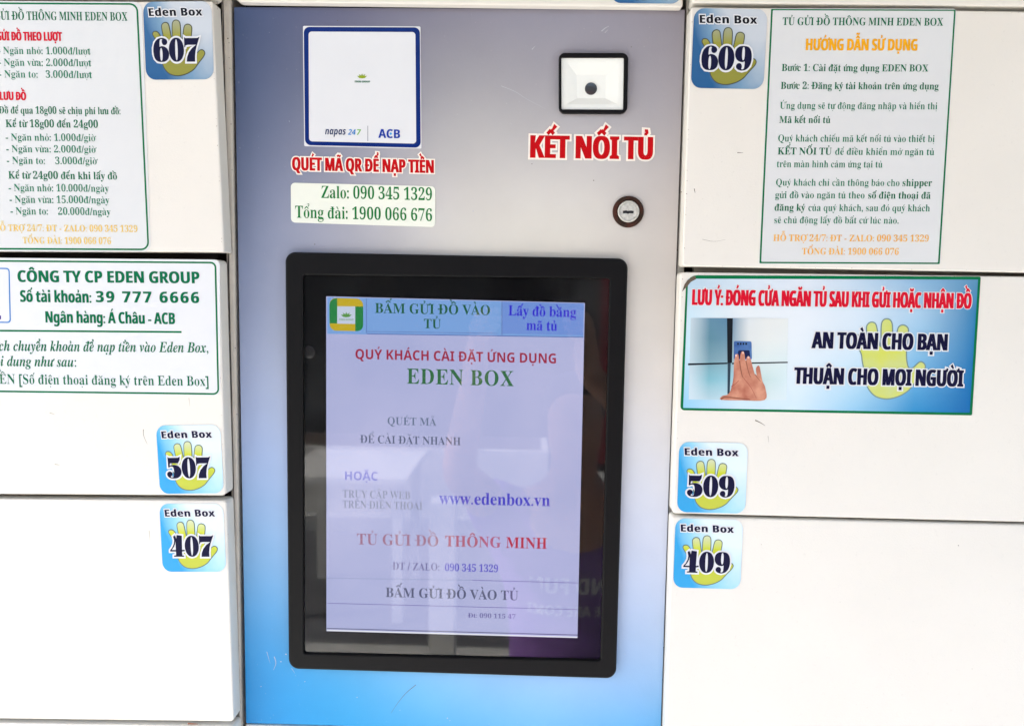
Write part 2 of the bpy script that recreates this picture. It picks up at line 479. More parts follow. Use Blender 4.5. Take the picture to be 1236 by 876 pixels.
# printed control panel: colours of the print laid out on a grid
PW = [0, .25, .5, .75, 1]
PRINT = {      # colours of the print as the eye sees them, top to bottom, left to right
 0.00: [(66, 84, 122), (106, 107, 132), (140, 138, 151), (150, 148, 160), (152, 147, 155)],
 0.12: [(78, 94, 128), (128, 131, 148), (176, 174, 174), (180, 177, 180), (172, 168, 172)],
 0.25: [(115, 128, 156), (166, 166, 178), (218, 213, 205), (222, 218, 209), (204, 197, 190)],
 0.34: [(132, 144, 172), (184, 184, 193), (226, 222, 208), (234, 228, 210), (214, 207, 197)],
 0.50: [(158, 170, 197), (196, 202, 212), (226, 224, 216), (230, 226, 216), (227, 221, 212)],
 0.62: [(162, 184, 222), (186, 202, 226), (218, 222, 230), (222, 225, 230), (222, 224, 229)],
 0.74: [(130, 180, 218), (164, 196, 230), (196, 214, 234), (206, 217, 235), (208, 216, 234)],
 0.86: [(58, 158, 218), (104, 178, 224), (164, 204, 236), (180, 206, 238), (182, 206, 235)],
 0.94: [(0, 146, 214), (50, 168, 222), (126, 192, 235), (150, 196, 238), (140, 190, 234)],
 1.00: [(0, 144, 212), (30, 160, 218), (84, 174, 222), (118, 188, 236), (86, 172, 226)],
}
def panel_print():
    q = [P(282.6, 9.0, 0), P(826.6, 12.3, 0), P(797.2, 886, 0), P(297.2, 872, 0)]
    ks = sorted(PRINT); n, mrow = 40, 60; V = []; C = []; F = []
    T = np.array([[lin(c)[:3] for c in PRINT[k]] for k in ks]) / 1.22
    for j in range(mrow + 1):
        v = j / mrow
        for i in range(n + 1):
            u = i / n
            a = q[0].lerp(q[1], u); b = q[3].lerp(q[2], u); V.append(a.lerp(b, v))
            row = [[np.interp(v, ks, T[:, cidx, ch]) for ch in range(3)] for cidx in range(5)]
            C.append([np.interp(u, PW, [row[cidx][ch] for cidx in range(5)]) for ch in range(3)])
    for _ in range(2):       # soften the table's steps
        A = np.array(C).reshape(mrow + 1, n + 1, 3); B = A.copy()
        for s in range(6):
            B[1:-1, :] = (A[:-2, :] + A[1:-1, :] * 2 + A[2:, :]) / 4; A = B.copy(); B[:, 1:-1] = (A[:, :-2] + A[:, 1:-1] * 2 + A[:, 2:]) / 4; A = B.copy()
        C = A.reshape(-1, 3).tolist()
    W = n + 1
    for j in range(mrow):
        for i in range(n): F.append((j * W + i, (j + 1) * W + i, (j + 1) * W + i + 1, j * W + i + 1))
    # turned-in edges
    rim = [i for i in range(W)] + [j * W + n for j in range(1, mrow + 1)] + [mrow * W + i for i in range(n - 1, -1, -1)] + [j * W for j in range(mrow - 1, 0, -1)]
    base = len(V)
    for i in rim: V.append(Vector((V[i].x, .018, V[i].z))); C.append(C[i])
    K = len(rim)
    for i in range(K): F.append((rim[i], rim[(i + 1) % K], base + (i + 1) % K, base + i))
    m = bpy.data.materials.new('printed_panel'); m.use_nodes = True; nn = m.node_tree; b = nn.nodes['Principled BSDF']
    at = nn.nodes.new('ShaderNodeAttribute'); at.attribute_name = 'print'
    tc = nn.nodes.new('ShaderNodeTexCoord')
    nz = nn.nodes.new('ShaderNodeTexNoise'); nz.inputs['Scale'].default_value = 14; nz.inputs['Detail'].default_value = 8; nn.links.new(tc.outputs['Object'], nz.inputs['Vector'])
    mr = nn.nodes.new('ShaderNodeMapRange'); mr.inputs[3].default_value = .88; mr.inputs[4].default_value = 1.10; nn.links.new(nz.outputs[0], mr.inputs[0])
    mx = nn.nodes.new('ShaderNodeVectorMath'); mx.operation = 'SCALE'; nn.links.new(at.outputs['Color'], mx.inputs[0]); nn.links.new(mr.outputs[0], mx.inputs[3])
    # fine scratches and dust
    n2 = nn.nodes.new('ShaderNodeTexNoise'); n2.inputs['Scale'].default_value = 420; n2.inputs['Detail'].default_value = 2; nn.links.new(tc.outputs['Object'], n2.inputs['Vector'])
    rp = nn.nodes.new('ShaderNodeValToRGB'); rp.color_ramp.elements[0].position = .70; rp.color_ramp.elements[1].position = .78; nn.links.new(n2.outputs[0], rp.inputs[0])
    rp.color_ramp.elements[0].color = (0, 0, 0, 1); rp.color_ramp.elements[1].color = (.35, .35, .35, 1)
    m2 = nn.nodes.new('ShaderNodeMixRGB'); nn.links.new(rp.outputs[0], m2.inputs[0]); nn.links.new(mx.outputs[0], m2.inputs[1]); m2.inputs[2].default_value = (.55, .55, .53, 1)
    nn.links.new(m2.outputs[0], b.inputs['Base Color']); b.inputs['Roughness'].default_value = .36; b.inputs['Specular IOR Level'].default_value = .3
    bp = nn.nodes.new('ShaderNodeBump'); bp.inputs['Strength'].default_value = .08; bp.inputs['Distance'].default_value = .001; nn.links.new(n2.outputs[0], bp.inputs['Height']); nn.links.new(bp.outputs[0], b.inputs['Normal'])
    o = mk('front_panel', V, F, m, centre, label='printed metal front fading from slate blue through cream to bright blue')
    ca = o.data.color_attributes.new('print', 'FLOAT_COLOR', 'POINT')
    for i, c in enumerate(C): ca.data[i].color = (*c, 1)
panel_print()
strip('frame', [(296.5, 874), (500, 879.5), (810, 889), (808, 1150), (303, 1150)][:2] + [(500, 1150), (303, 1150)], .001, .02, CREAM, centre)
strip('frame', [(501, 879.6), (797, 888), (796, 1150), (501, 1150)], .001, .02, CREAM, centre)

# cam lock
lc = P(758.2, 255.8, 0); px1 = (P(759, 256) - P(758, 256)).length
lk = lathe('cam_lock', lc, [(18.9 * px1, .0), (18.7 * px1, -.0014), (17.6 * px1, -.0022), (14.4 * px1, -.0024), (13.6 * px1, -.0016)], RUST, centre, label='round key lock with a rusty brown ring')
lathe('cylinder', lc, [(13.0 * px1, -.0012), (12.9 * px1, -.0034), (12.2 * px1, -.0040), (11.2 * px1, -.0040), (10.8 * px1, -.0034), (10.2 * px1, -.0034), (9.8 * px1, -.0038)], METAL, lk)
kp = [(751.8, 254.6), (756.0, 254.0), (757.4, 254.6), (760.2, 254.5), (761.4, 254.2), (765.0, 254.8), (764.6, 257.8), (760, 257.6), (758, 258.3), (755.5, 257.4), (752, 257.6)]
flat('keyway', kp, -.00392, mat('keyway_black', (8, 8, 8), .6), lk)

# ------------------------------------------------------------------ scanner window
scn = thing('scanner_window', 'white square scanner window in a black frame above the red lettering', 'scanner', P(715, 137, -.0001))
oq = [(674.5, 63.8), (758.6, 64.0), (757.2, 136.8), (674.6, 136.6)]; iq = [(677.6, 69.8), (753.2, 69.8), (752.2, 132.6), (677.8, 132.2)]
ring_solid('frame', rrect(oq, 7.5, 6), rrect(iq, 1.5, 6), -.0048, 0, -.0004, .0008, BEZEL, scn)
def recess(name, rings, m, parent):
    V = []; F = []
    for q, y in rings: V += [P(a, b, -.001).lerp(P(a, b, -.001), 0) + Vector((0, y + .001, 0)) for a, b in q]
    for j in range(len(rings) - 1):
        for i in range(4): F.append((j * 4 + i, j * 4 + (i + 1) % 4, (j + 1) * 4 + (i + 1) % 4, (j + 1) * 4 + i))
    F.append(tuple((len(rings) - 1) * 4 + i for i in range(4)))
    o = mk(name, V, F, m, parent)
    if o.data.polygons[-1].normal.y > 0: o.data.flip_normals()
    return o
recess('reflector', [([(676.5, 69), (754, 69), (753, 133.5), (676.8, 133)], -.0034), ([(684, 76), (747, 76), (746, 127), (684, 127)], -.0030), ([(696, 91), (731, 91), (730.5, 119), (696.5, 119)], -.0010)], WHITEP, scn)
lathe('lens', P(713.3, 107.2, -.0014), [(7.4 * px1, -.0008), (7.2 * px1, -.0014), (6.6 * px1, -.0018), (3 * px1, -.0019)], LENS, scn)

# ------------------------------------------------------------------ touchscreen
ts = thing('touchscreen', 'tall touchscreen with wide black bezel set in the control panel', 'touchscreen', P(548, 815, 0))
bo = rrect([(343.8, 304.0), (758.2, 312.0), (743.8, 819.2), (348.0, 807.2)], 12, 8)
bi = rrect([(365.3, 331.5), (736.2, 336.0), (725.2, 797.4), (366.2, 789.0)], 3, 8)
ring_solid('bezel', bo, bi, -.007, .001, -.0015, .002, BEZEL, ts)
GB = mat('screen_surround', (4, 4, 5), .5, spec=.1)
dq = [(393.7, 357.6), (706.0, 365.6), (697.0, 769.6), (394.0, 761.2)]
flat_ring('screen_surround', rrect([(362, 328), (740, 332), (729, 801), (362, 792)], 3, 6), rrect(dq, .3, 6), -.0019, GB, ts)
lathe('sensor_hole', P(373, 425, -.0020), [(7.6 * px1, -.0020), (7 * px1, -.00215), (4 * px1, -.0021)], mat('sensor_black', (22, 22, 24), .25), ts)
EM = .98
def em(name, c, k=EM): return mat('screen_' + name, c, .5, emit=k, spec=.1)
DISP = mat('screen_background', (186, 188, 226), .5, spec=.1, col2=(170, 176, 218), vscale=9, emit=EM)
disp = flat('display', rrect(dq, .3, 1), -.0016, DISP, ts, label='lit pale blue display showing the welcome page')
YS = -.0017
flat('header_bar', [(395, 358.4), (705, 366.3), (704.3, 407.5), (395, 402.8)], YS, em('header', (122, 164, 222)), disp)
flat('header_cell', [(606.8, 363.9), (704.6, 366.4), (703.8, 404.6), (606.6, 402.6)], YS - .00004, em('header2', (112, 146, 216)), disp)
for q in ([(442.0, 360), (442.8, 360), (442.8, 402), (442.0, 402)], [(605.4, 364), (606.4, 364), (606.4, 405), (605.4, 405)], [(443, 402.4), (704, 406.4), (704, 407.4), (443, 403.4)], [(443, 399.8), (600, 402.0), (600, 402.6), (443, 400.4)]):
    flat('divider_line', q, YS - .00008, em('line', (92, 112, 176)), disp)
flat('screen_bottom_edge', [(394.5, 759.6), (697, 768.0), (697, 769.4), (394.5, 761.0)], YS, em('edge', (236, 238, 244)), disp)
flat('divider_line', [(394.5, 757.4), (697, 765.4), (697, 766.4), (394.5, 758.4)], YS, em('dark', (70, 70, 110)), disp)
flat('divider_line', [(570, 699.4), (698.3, 702.8), (698.3, 703.6), (570, 700.2)], YS, em('line3', (120, 112, 178)), disp)
flat('divider_line', [(395, 727.2), (697.8, 734.8), (697.8, 735.6), (395, 728.0)], YS, em('line3', (120, 112, 178)), disp)
flat('divider_line', [(395, 697.0), (570, 699.4), (570, 700.2), (395, 697.8)], YS, em('line4', (150, 160, 200)), disp)
# app icon
ic = [(397.6, 359.4), (438.4, 360.6), (438.4, 399.8), (397.8, 399.0)]
flat('app_icon', rrect(ic, 8, 5), YS - .00008, em('icon_yellow', (196, 170, 26)), disp)
def clipico(q, r, m): flat('icon_band', rrect(q, r, 4), YS - .00012, m, disp)
IG = em('icon_green', (30, 128, 62))
clipico([(397.6, 361.0), (407, 360.0), (407, 390.4), (397.8, 390.2)], [7, .2, .2, .2], IG)
clipico([(428.8, 369.8), (438.4, 370.0), (438.4, 399.4), (428.8, 399.6)], [.2, .2, 7, .2], IG)
clipico([(407, 369.6), (428.8, 369.8), (428.8, 391), (407, 390.6)], .2, em('icon_white', (196, 206, 226)))
def lotus(parent, cx, cy, s, y, m1, m2, name='lotus_logo'):
    V = []; F = []
    for k, (ang, ln) in enumerate([(-62, .9), (-36, .85), (0, .8), (36, .85), (62, .9)]):
        a = R(ang); ux, uy = math.sin(a), -math.cos(a); n = len(V); wd = .15 * s
        pts = [(cx, cy), (cx + ux * s * ln * .5 - uy * wd, cy + uy * s * ln * .5 + ux * wd), (cx + ux * s * ln, cy + uy * s * ln), (cx + ux * s * ln * .5 + uy * wd, cy + uy * s * ln * .5 - ux * wd)]
        V += [P(p[0], p[1], y - .00001 * k) for p in pts]; F.append((n, n + 1, n + 2, n + 3))
    o = mk(name, V, F, m1, parent); o.data.flip_normals() if o.data.polygons[0].normal.y > 0 else None
lotus(disp, 418.0, 383.0, 8.5, YS - .00016, em('lotus', (90, 150, 70)), None)
write(disp, 'EDEN GROUP', 'sans', (409.5, 386.4), (426.8, 386.7), 1.8, YS - .00010, em('lotus', (90, 150, 70)))
SG = em('t_green', (24, 92, 62)); SB = em('t_blue', (48, 34, 208)); SRD = em('t_red', (160, 22, 60)); SGY = em('t_grey', (104, 118, 146))
def sw(t, st, a, b, cap, m, **k): return write(disp, t, st, a, b, cap, YS - .00004, m, **k)
sw('BẤM GỬI ĐỒ VÀO', 'serif', (452.3, 377.6), (592.2, 380.2), 11.8, SG)
sw('TỦ', 'serif', (511.4, 396.0), (532.6, 396.5), 11.2, SG)
sw('Lấy đồ bằng', 'serif', (613.2, 380.6), (695.6, 382.8), 12.2, SB)
sw('mã tủ', 'serif', (635.0, 398.2), (672.8, 399.2), 12.0, SB)
sw('QUÝ KHÁCH CÀI ĐẶT ỨNG DỤNG', 'sans', (428.2, 433.0), (672.3, 438.6), 11.8, SRD)
sw('EDEN BOX', 'serif', (490.6, 462.8), (620.2, 466.0), 18.2, em('t_green2', (44, 108, 62)), track=.03)
sw('QUÉT MÃ', 'serif', (467.2, 512.2), (526.6, 513.7), 9.2, SGY, dx=-.008)
sw('ĐỂ CÀI ĐẶT NHANH', 'serif', (434.5, 534.2), (556.4, 537.2), 9.4, em('t_grey2', (84, 96, 128)), dx=-.008)
sw('HOẶC', 'sans', (415.2, 578.8), (456.4, 579.6), 10.2, em('t_peri', (104, 104, 206)))
sw('TRUY CẬP WEB', 'serif', (413.2, 600.0), (495.6, 602.0), 9.0, em('t_faint', (134, 140, 168)), dx=-.012)  # both lines greyed to show reflections washing over them
sw('TRÊN ĐIỆN THOẠI', 'serif', (413.2, 612.6), (510.2, 615.0), 9.0, em('t_faint', (134, 140, 168)), dx=-.012)
sw('www.edenbox.vn', 'serif', (530.2, 607.8), (664.4, 610.6), 14.4, em('t_blue2', (60, 58, 196)))
sw('TỦ GỬI ĐỒ', 'serif', (430.4, 656.6), (530.0, 659.0), 13.0, em('t_pale', (160, 112, 140)), dx=-.008)  # heading's red paled towards the left for the glare on the glass
sw('THÔNG', 'serif', (537.0, 659.0), (604.8, 660.6), 13.0, em('t_rose', (176, 88, 116)), dx=0)
sw('MINH', 'serif', (610.4, 660.8), (660.4, 662.0), 13.0, em('t_red2', (186, 36, 60)))
sw('ĐT / ZALO:', 'serif', (473.6, 687.0), (531.0, 688.3), 8.8, em('t_viol', (112, 108, 160)), dx=-.008)
sw('090 345 1329', 'serif', (536.6, 688.6), (601.6, 690.2), 8.8, em('t_blue3', (80, 70, 196)))
sw('BẤM GỬI ĐỒ VÀO TỦ', 'serif', (465.2, 720.0), (626.0, 724.0), 11.4, em('t_grey3', (88, 92, 124)), dx=0)
sw('Đt: 090 115 47', 'serif', (564.8, 744.8), (622.6, 746.4), 5.4, em('t_grey4', (104, 96, 158)))

# glass pane in front of the display
def glass_mat():
    m = bpy.data.materials.new('touch_glass'); m.use_nodes = True; n = m.node_tree; L = n.links
    for x in list(n.nodes):
        if x.type != 'OUTPUT_MATERIAL': n.nodes.remove(x)
    out = n.nodes['Material Output']; tr = n.nodes.new('ShaderNodeBsdfTransparent'); gl = n.nodes.new('ShaderNodeBsdfGlossy'); df = n.nodes.new('ShaderNodeBsdfDiffuse')
    gl.inputs['Roughness'].default_value = .03; df.inputs['Color'].default_value = (.5, .5, .46, 1)
    fr = n.nodes.new('ShaderNodeFresnel'); fr.inputs[0].default_value = 1.58
    m1 = n.nodes.new('ShaderNodeMixShader'); m2 = n.nodes.new('ShaderNodeMixShader')
    L.new(fr.outputs[0], m1.inputs[0]); L.new(tr.outputs[0], m1.inputs[1]); L.new(gl.outputs[0], m1.inputs[2])
    tc = n.nodes.new('ShaderNodeTexCoord'); nz = n.nodes.new('ShaderNodeTexNoise'); nz.inputs['Scale'].default_value = 520; nz.inputs['Detail'].default_value = 2; L.new(tc.outputs['Object'], nz.inputs['Vector'])
    rp = n.nodes.new('ShaderNodeValToRGB'); rp.color_ramp.elements[0].position = .70; rp.color_ramp.elements[1].position = .80; rp.color_ramp.elements[0].color = (.006, .006, .006, 1); rp.color_ramp.elements[1].color = (.12, .12, .12, 1)
    L.new(nz.outputs[0], rp.inputs[0])
    n3 = n.nodes.new('ShaderNodeTexNoise'); n3.inputs['Scale'].default_value = 7; n3.inputs['Detail'].default_value = 5; n3.inputs['Distortion'].default_value = 1.2; L.new(tc.outputs['Object'], n3.inputs['Vector'])
    r3 = n.nodes.new('ShaderNodeValToRGB'); r3.color_ramp.elements[0].position = .5; r3.color_ramp.elements[1].position = .8; r3.color_ramp.elements[0].color = (0, 0, 0, 1); r3.color_ramp.elements[1].color = (.035, .035, .035, 1); L.new(n3.outputs[0], r3.inputs[0])
    ad = n.nodes.new('ShaderNodeMath'); ad.operation = 'ADD'; L.new(rp.outputs[0], ad.inputs[0]); L.new(r3.outputs[0], ad.inputs[1])
    L.new(ad.outputs[0], m2.inputs[0]); L.new(m1.outputs[0], m2.inputs[1]); L.new(df.outputs[0], m2.inputs[2]); L.new(m2.outputs[0], out.inputs[0])
    return m
flat('glass', rrect([(363, 329), (738.5, 333.5), (727.5, 800), (363.5, 791)], 3, 4), -.0040, glass_mat(), ts)

# ------------------------------------------------------------------ number stickers
HANDPX = [(205, 450), (165, 380), (148, 345), (162, 320), (195, 320), (222, 348), (246, 402), (262, 398), (245, 280), (256, 242), (285, 228), (314, 240), (327, 280), (345, 385), (353, 380), (355, 260), (368, 218), (398, 205), (428, 218), (441, 260), (443, 380), (458, 385), (475, 290), (490, 258), (520, 248), (550, 262), (560, 295), (548, 400), (546, 480), (560, 545), (590, 548), (640, 508), (670, 512), (686, 538), (672, 575), (630, 625), (598, 665), (560, 708), (490, 748), (400, 768), (315, 750), (262, 700), (238, 640), (225, 560), (213, 500)]
HAND = catmull([((x - 415) / 710, (412 - y) / 785) for x, y in HANDPX], 4)
DIG = {
 '0': [[(.32 + .32 * math.copysign(abs(math.cos(a)) ** .92, math.cos(a)), .5 + .5 * math.sin(a)) for a in [2 * math.pi * i / 36 for i in range(36)]],
       [(.32 + .055 * math.cos(a), .5 + .44 * math.copysign(abs(math.sin(a)) ** .8, math.sin(a))) for a in [2 * math.pi * i / 20 for i in range(20)]]],
 '6': [catmull([(.36, 1.0), (.50, .97), (.59, .89), (.60, .79), (.54, .71), (.44, .70), (.38, .77), (.37, .86), (.39, .93), (.34, .95), (.285, .90), (.27, .78), (.27, .63), (.34, .655), (.46, .64), (.58, .56), (.65, .42), (.66, .28), (.61, .12), (.49, .02), (.33, 0), (.16, .03), (.05, .15), (.0, .35), (.0, .58), (.06, .80), (.19, .95)], 3),
       [(.33 + .055 * math.cos(a), .31 + .27 * math.copysign(abs(math.sin(a)) ** .8, math.sin(a))) for a in [2 * math.pi * i / 20 for i in range(20)]]],
 '7': [[(.0, 1.03), (.05, .98), (.56, .98), (.66, 1.03), (.60, .86), (.53, .66), (.47, .45), (.44, .22), (.44, 0), (.08, 0), (.10, .18), (.18, .38), (.32, .56), (.50, .70), (.16, .70), (.06, .68), (.03, .60), (.0, .60)]],
 '5': [[(.04, 1.03), (.09, .98), (.50, .98), (.60, 1.03), (.58, .86), (.50, .72), (.14, .72), (.12, .60)] + catmull([(.20, .635), (.36, .64), (.52, .58), (.62, .44), (.64, .28), (.58, .12), (.44, .02), (.26, 0), (.10, .03), (.0, .13), (-.01, .25), (.07, .33), (.17, .32), (.23, .24), (.20, .14), (.14, .09), (.20, .045), (.27, .09), (.30, .25), (.30, .42), (.26, .55), (.17, .57)], 3, False) + [(.09, .53), (.05, .53)]],
 '4': [[(.34, 1.03), (.56, 1.0), (.54, .32), (.66, .34), (.66, .27), (.54, .25), (.54, .07), (.62, .05), (.62, 0), (.16, 0), (.16, .05), (.26, .07), (.26, .25), (.0, .25), (.0, .31), (.10, .44), (.18, .62), (.20, .78), (.16, .96), (.23, 1.02), (.28, .92), (.30, .86)],
       [(.07, .32), (.26, .32), (.26, .74), (.235, .60), (.16, .44)]],
}
DIG['9'] = [[(.66 - x, 1 - y) for x, y in L] for L in DIG['6']]

SIL = {'6': [(.36, 1.0), (.50, .97), (.59, .89), (.60, .79), (.565, .70), (.62, .53), (.66, .40), (.66, .26), (.61, .12), (.49, .02), (.33, 0), (.16, .03), (.05, .15), (.0, .35), (.0, .58), (.06, .80), (.19, .95)]}
SIL['9'] = [(.66 - px_, 1 - py_) for px_, py_ in SIL['6']]
def tess(loops, y):
    pts = [p for L in loops for p in L]
    tri = tessellate_polygon([[Vector((p[0], p[1], 0)) for p in L] for L in loops]); V = [Vector((p[0], y, p[1])) for p in pts]; F = []
    for t in tri:
        n = (V[t[1]] - V[t[0]]).cross(V[t[2]] - V[t[0]]); F.append(tuple(t) if n.y < 0 else tuple(reversed(t)))
    return V, F

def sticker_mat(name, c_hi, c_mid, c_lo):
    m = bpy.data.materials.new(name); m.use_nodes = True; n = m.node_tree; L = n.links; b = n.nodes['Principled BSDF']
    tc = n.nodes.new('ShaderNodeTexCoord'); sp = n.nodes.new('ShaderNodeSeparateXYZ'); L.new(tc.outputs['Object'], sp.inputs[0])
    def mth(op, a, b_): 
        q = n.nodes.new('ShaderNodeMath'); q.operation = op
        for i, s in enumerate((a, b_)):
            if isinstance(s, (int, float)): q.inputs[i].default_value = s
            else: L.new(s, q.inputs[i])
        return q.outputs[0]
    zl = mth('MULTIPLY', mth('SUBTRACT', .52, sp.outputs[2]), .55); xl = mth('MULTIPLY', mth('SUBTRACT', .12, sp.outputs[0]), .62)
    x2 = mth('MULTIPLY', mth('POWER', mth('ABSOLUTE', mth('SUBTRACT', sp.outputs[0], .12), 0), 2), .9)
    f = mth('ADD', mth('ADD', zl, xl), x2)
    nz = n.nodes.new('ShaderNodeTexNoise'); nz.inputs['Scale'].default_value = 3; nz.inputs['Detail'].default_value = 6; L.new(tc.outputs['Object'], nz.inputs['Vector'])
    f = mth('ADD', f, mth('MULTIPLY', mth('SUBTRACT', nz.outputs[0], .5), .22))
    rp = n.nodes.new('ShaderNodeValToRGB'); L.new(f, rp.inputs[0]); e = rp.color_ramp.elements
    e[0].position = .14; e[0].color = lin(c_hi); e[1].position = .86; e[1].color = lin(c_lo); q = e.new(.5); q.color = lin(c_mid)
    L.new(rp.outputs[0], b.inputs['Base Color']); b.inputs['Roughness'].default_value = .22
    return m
def hand_mat(name, c_tip, c_mid, c_low):
    m = bpy.data.materials.new(name); m.use_nodes = True; n = m.node_tree; L = n.links; b = n.nodes['Principled BSDF']
    tc = n.nodes.new('ShaderNodeTexCoord'); sp = n.nodes.new('ShaderNodeSeparateXYZ'); L.new(tc.outputs['Object'], sp.inputs[0])
    mr = n.nodes.new('ShaderNodeMapRange'); mr.inputs[1].default_value = .27; mr.inputs[2].default_value = -.45; L.new(sp.outputs[2], mr.inputs[0])
    rp = n.nodes.new('ShaderNodeValToRGB'); L.new(mr.outputs[0], rp.inputs[0]); e = rp.color_ramp.elements
    e[0].color = lin(c_tip); e[1].color = lin(c_low); q = e.new(.28); q.color = lin(c_mid); e[0].position = .05
    L.new(rp.outputs[0], b.inputs['Base Color']); b.inputs['Roughness'].default_value = .25
    return m
def clean2(V, F): return clean(V, F, 3e-5)
def local_text(text, st, x0, x1, z, cap, y, **k):
    """lettering in sticker units (sticker is 1 wide, 1 high, centred)"""
    sc = 1000.0
    return clean2(*text_geo(text, st, (x0 * sc, 0), (x1 * sc, 0), cap * sc, y, conv=lambda px, py, zz: Vector((px / sc, zz, z - py / sc)), **k))

LW = .001      # layer step in sticker units is scaled by the sticker's own size, about .06 mm
def make_proto(dark):
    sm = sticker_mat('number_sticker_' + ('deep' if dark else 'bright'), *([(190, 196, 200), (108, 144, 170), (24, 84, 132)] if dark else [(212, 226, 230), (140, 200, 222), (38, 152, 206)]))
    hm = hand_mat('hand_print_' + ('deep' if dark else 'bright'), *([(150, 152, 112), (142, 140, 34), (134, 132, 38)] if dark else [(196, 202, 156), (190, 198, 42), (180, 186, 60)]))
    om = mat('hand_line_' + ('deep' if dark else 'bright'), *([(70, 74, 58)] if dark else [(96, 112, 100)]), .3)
    parts = []
    def add(name, VF, m):
        me = bpy.data.meshes.new(name); me.from_pydata([tuple(v) for v in VF[0]], [], VF[1]); me.materials.append(m); parts.append((name, me))
    rr = [((p[0] - 500) / 1000, (500 - p[1]) / 1000) for p in rrect([(0, 0), (1000, 0), (1000, 1000), (0, 1000)], 140, 6)]
    # thin vinyl with a real edge
    n = len(rr); V = [Vector((p[0], -.004, p[1])) for p in rr] + [Vector((p[0], 0, p[1])) for p in rr]
    F = [tuple(range(n)) if True else None] + [(i, i + n, (i + 1) % n + n, (i + 1) % n) for i in range(n)]
    add('backing', (V, F), sm)
    if parts[-1][1].polygons[0].normal.y > 0: parts[-1][1].flip_normals()
    add('hand_outline', tess([offset_loop(HAND, .006)], -.0055), om)
    add('hand_emblem', tess([offset_loop(HAND, -.007)], -.0070), hm)
    add('text_outline', local_text('Eden Box', 'sans', -.425, .365, .315, .10, -.0072, track=.05, halo=16), MATS['sticker_white'])
    add('text_line', local_text('Eden Box', 'sans', -.425, .365, .315, .10, -.0086, track=.05, dx=.045), MATS['navy_ink'] if not dark else MATS['black_ink'])
    return parts
PROTO = {True: make_proto(True), False: make_proto(False)}
DM = {}
def number_mesh(s):
    if s in DM: return DM[s]
    H = .31; Wd = .345; A = ([], []); B = ([], [])
    x = -.36 if s[0] != '6' else -.37
    for k, ch in enumerate(s):
        Ls = [[(x + p[0] * Wd, -.275 + p[1] * H) for p in L] for L in DIG[ch]]
        V, F = tess(Ls, -.0125 - .0006 * (k % 2)); o = len(A[0]); A[0].extend(V); A[1].extend(tuple(i + o for i in f) for f in F)
        src = SIL.get(ch, DIG[ch][0]); ol = [offset_loop([(x + p[0] * Wd, -.275 + p[1] * H) for p in src], .024)]
        V, F = tess(ol, -.0098 - .0006 * k); o = len(B[0]); B[0].extend(V); B[1].extend(tuple(i + o for i in f) for f in F)
        x += .228 if ch != '4' else .232
    out = []
    for nm, (V, F), m in (('number_outline', B, MATS['sticker_white']), ('number', A, NAVY)):
        me = bpy.data.meshes.new(nm); me.from_pydata([tuple(v) for v in V], [], F); me.materials.append(m); out.append((nm, me))
    DM[s] = out; return out
def number_sticker(q, yp, dark, num, label):
    """q = TL TR BR BL in photo px on plane yp"""
    a, b, c, d = [P(*p, yp) for p in q]; ctr = (a + b + c + d) / 4
    r = thing('number_sticker', label, 'sticker', ctr - Vector((0, .0001, 0)), 'locker number stickers')
    u = ((b - a) + (c - d)) / 2; v = ((a - d) + (b - c)) / 2
    r.scale = (u.length, .060, v.length); r.rotation_euler = (0, math.atan2(-u.z, u.x), 0)
    for nm, me in PROTO[dark] + (number_mesh(num) if num else []):
        o = bpy.data.objects.new(nm, me); COL.objects.link(o); o.parent = r
YF = YD - .0001
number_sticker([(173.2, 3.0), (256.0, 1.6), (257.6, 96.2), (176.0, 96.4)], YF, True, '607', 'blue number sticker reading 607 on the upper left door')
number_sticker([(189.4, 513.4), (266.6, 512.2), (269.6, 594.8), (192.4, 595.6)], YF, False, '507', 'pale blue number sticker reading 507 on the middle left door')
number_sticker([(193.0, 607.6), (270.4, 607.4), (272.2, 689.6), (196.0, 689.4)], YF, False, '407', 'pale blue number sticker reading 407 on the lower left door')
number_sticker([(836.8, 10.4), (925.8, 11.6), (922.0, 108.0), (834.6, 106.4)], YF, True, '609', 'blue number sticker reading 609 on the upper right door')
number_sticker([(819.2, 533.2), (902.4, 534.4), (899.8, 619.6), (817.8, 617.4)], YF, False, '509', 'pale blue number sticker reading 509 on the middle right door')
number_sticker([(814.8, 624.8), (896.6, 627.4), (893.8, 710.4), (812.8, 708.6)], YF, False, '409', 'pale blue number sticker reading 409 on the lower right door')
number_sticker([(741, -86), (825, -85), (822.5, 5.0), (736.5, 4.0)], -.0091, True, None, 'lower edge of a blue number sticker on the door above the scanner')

# ------------------------------------------------------------------ price list sticker (left, upper)
s1 = thing('price_sticker', 'white price list sticker with green border and red headings on the left', 'sticker', P(90, 304, YF), 'printed notices on the doors')
s1q = [(-196, .5), (171.0, 2.6), (182.0, 304.0), (-190, 302.5)]
slab('backing', rrect(s1q, 9, 5), YF - .0002, YD, .00005, PAPER, s1, seg=1)
def border(parent, q, ins, wd, y, m, r):
    o = rrect([(x + (ins if i in (0, 3) else -ins), yy + (ins if i < 2 else -ins)) for i, (x, yy) in enumerate(q)], r, 6)
    i2 = rrect([(x + ((ins + wd) if i in (0, 3) else -(ins + wd)), yy + ((ins + wd) if i < 2 else -(ins + wd))) for i, (x, yy) in enumerate(q)], [max(v - wd, .5) for v in r] if isinstance(r, list) else max(r - wd, .5), 6)
    return flat_ring('border_line', o, i2, y, m, parent)
border(s1, [(-196, 2.2), (166.4, 4.2), (180.2, 302.2), (-190, 300.6)], 0, 2.1, YF - .00026, GREEN, 10)
Y1 = YF - .00026
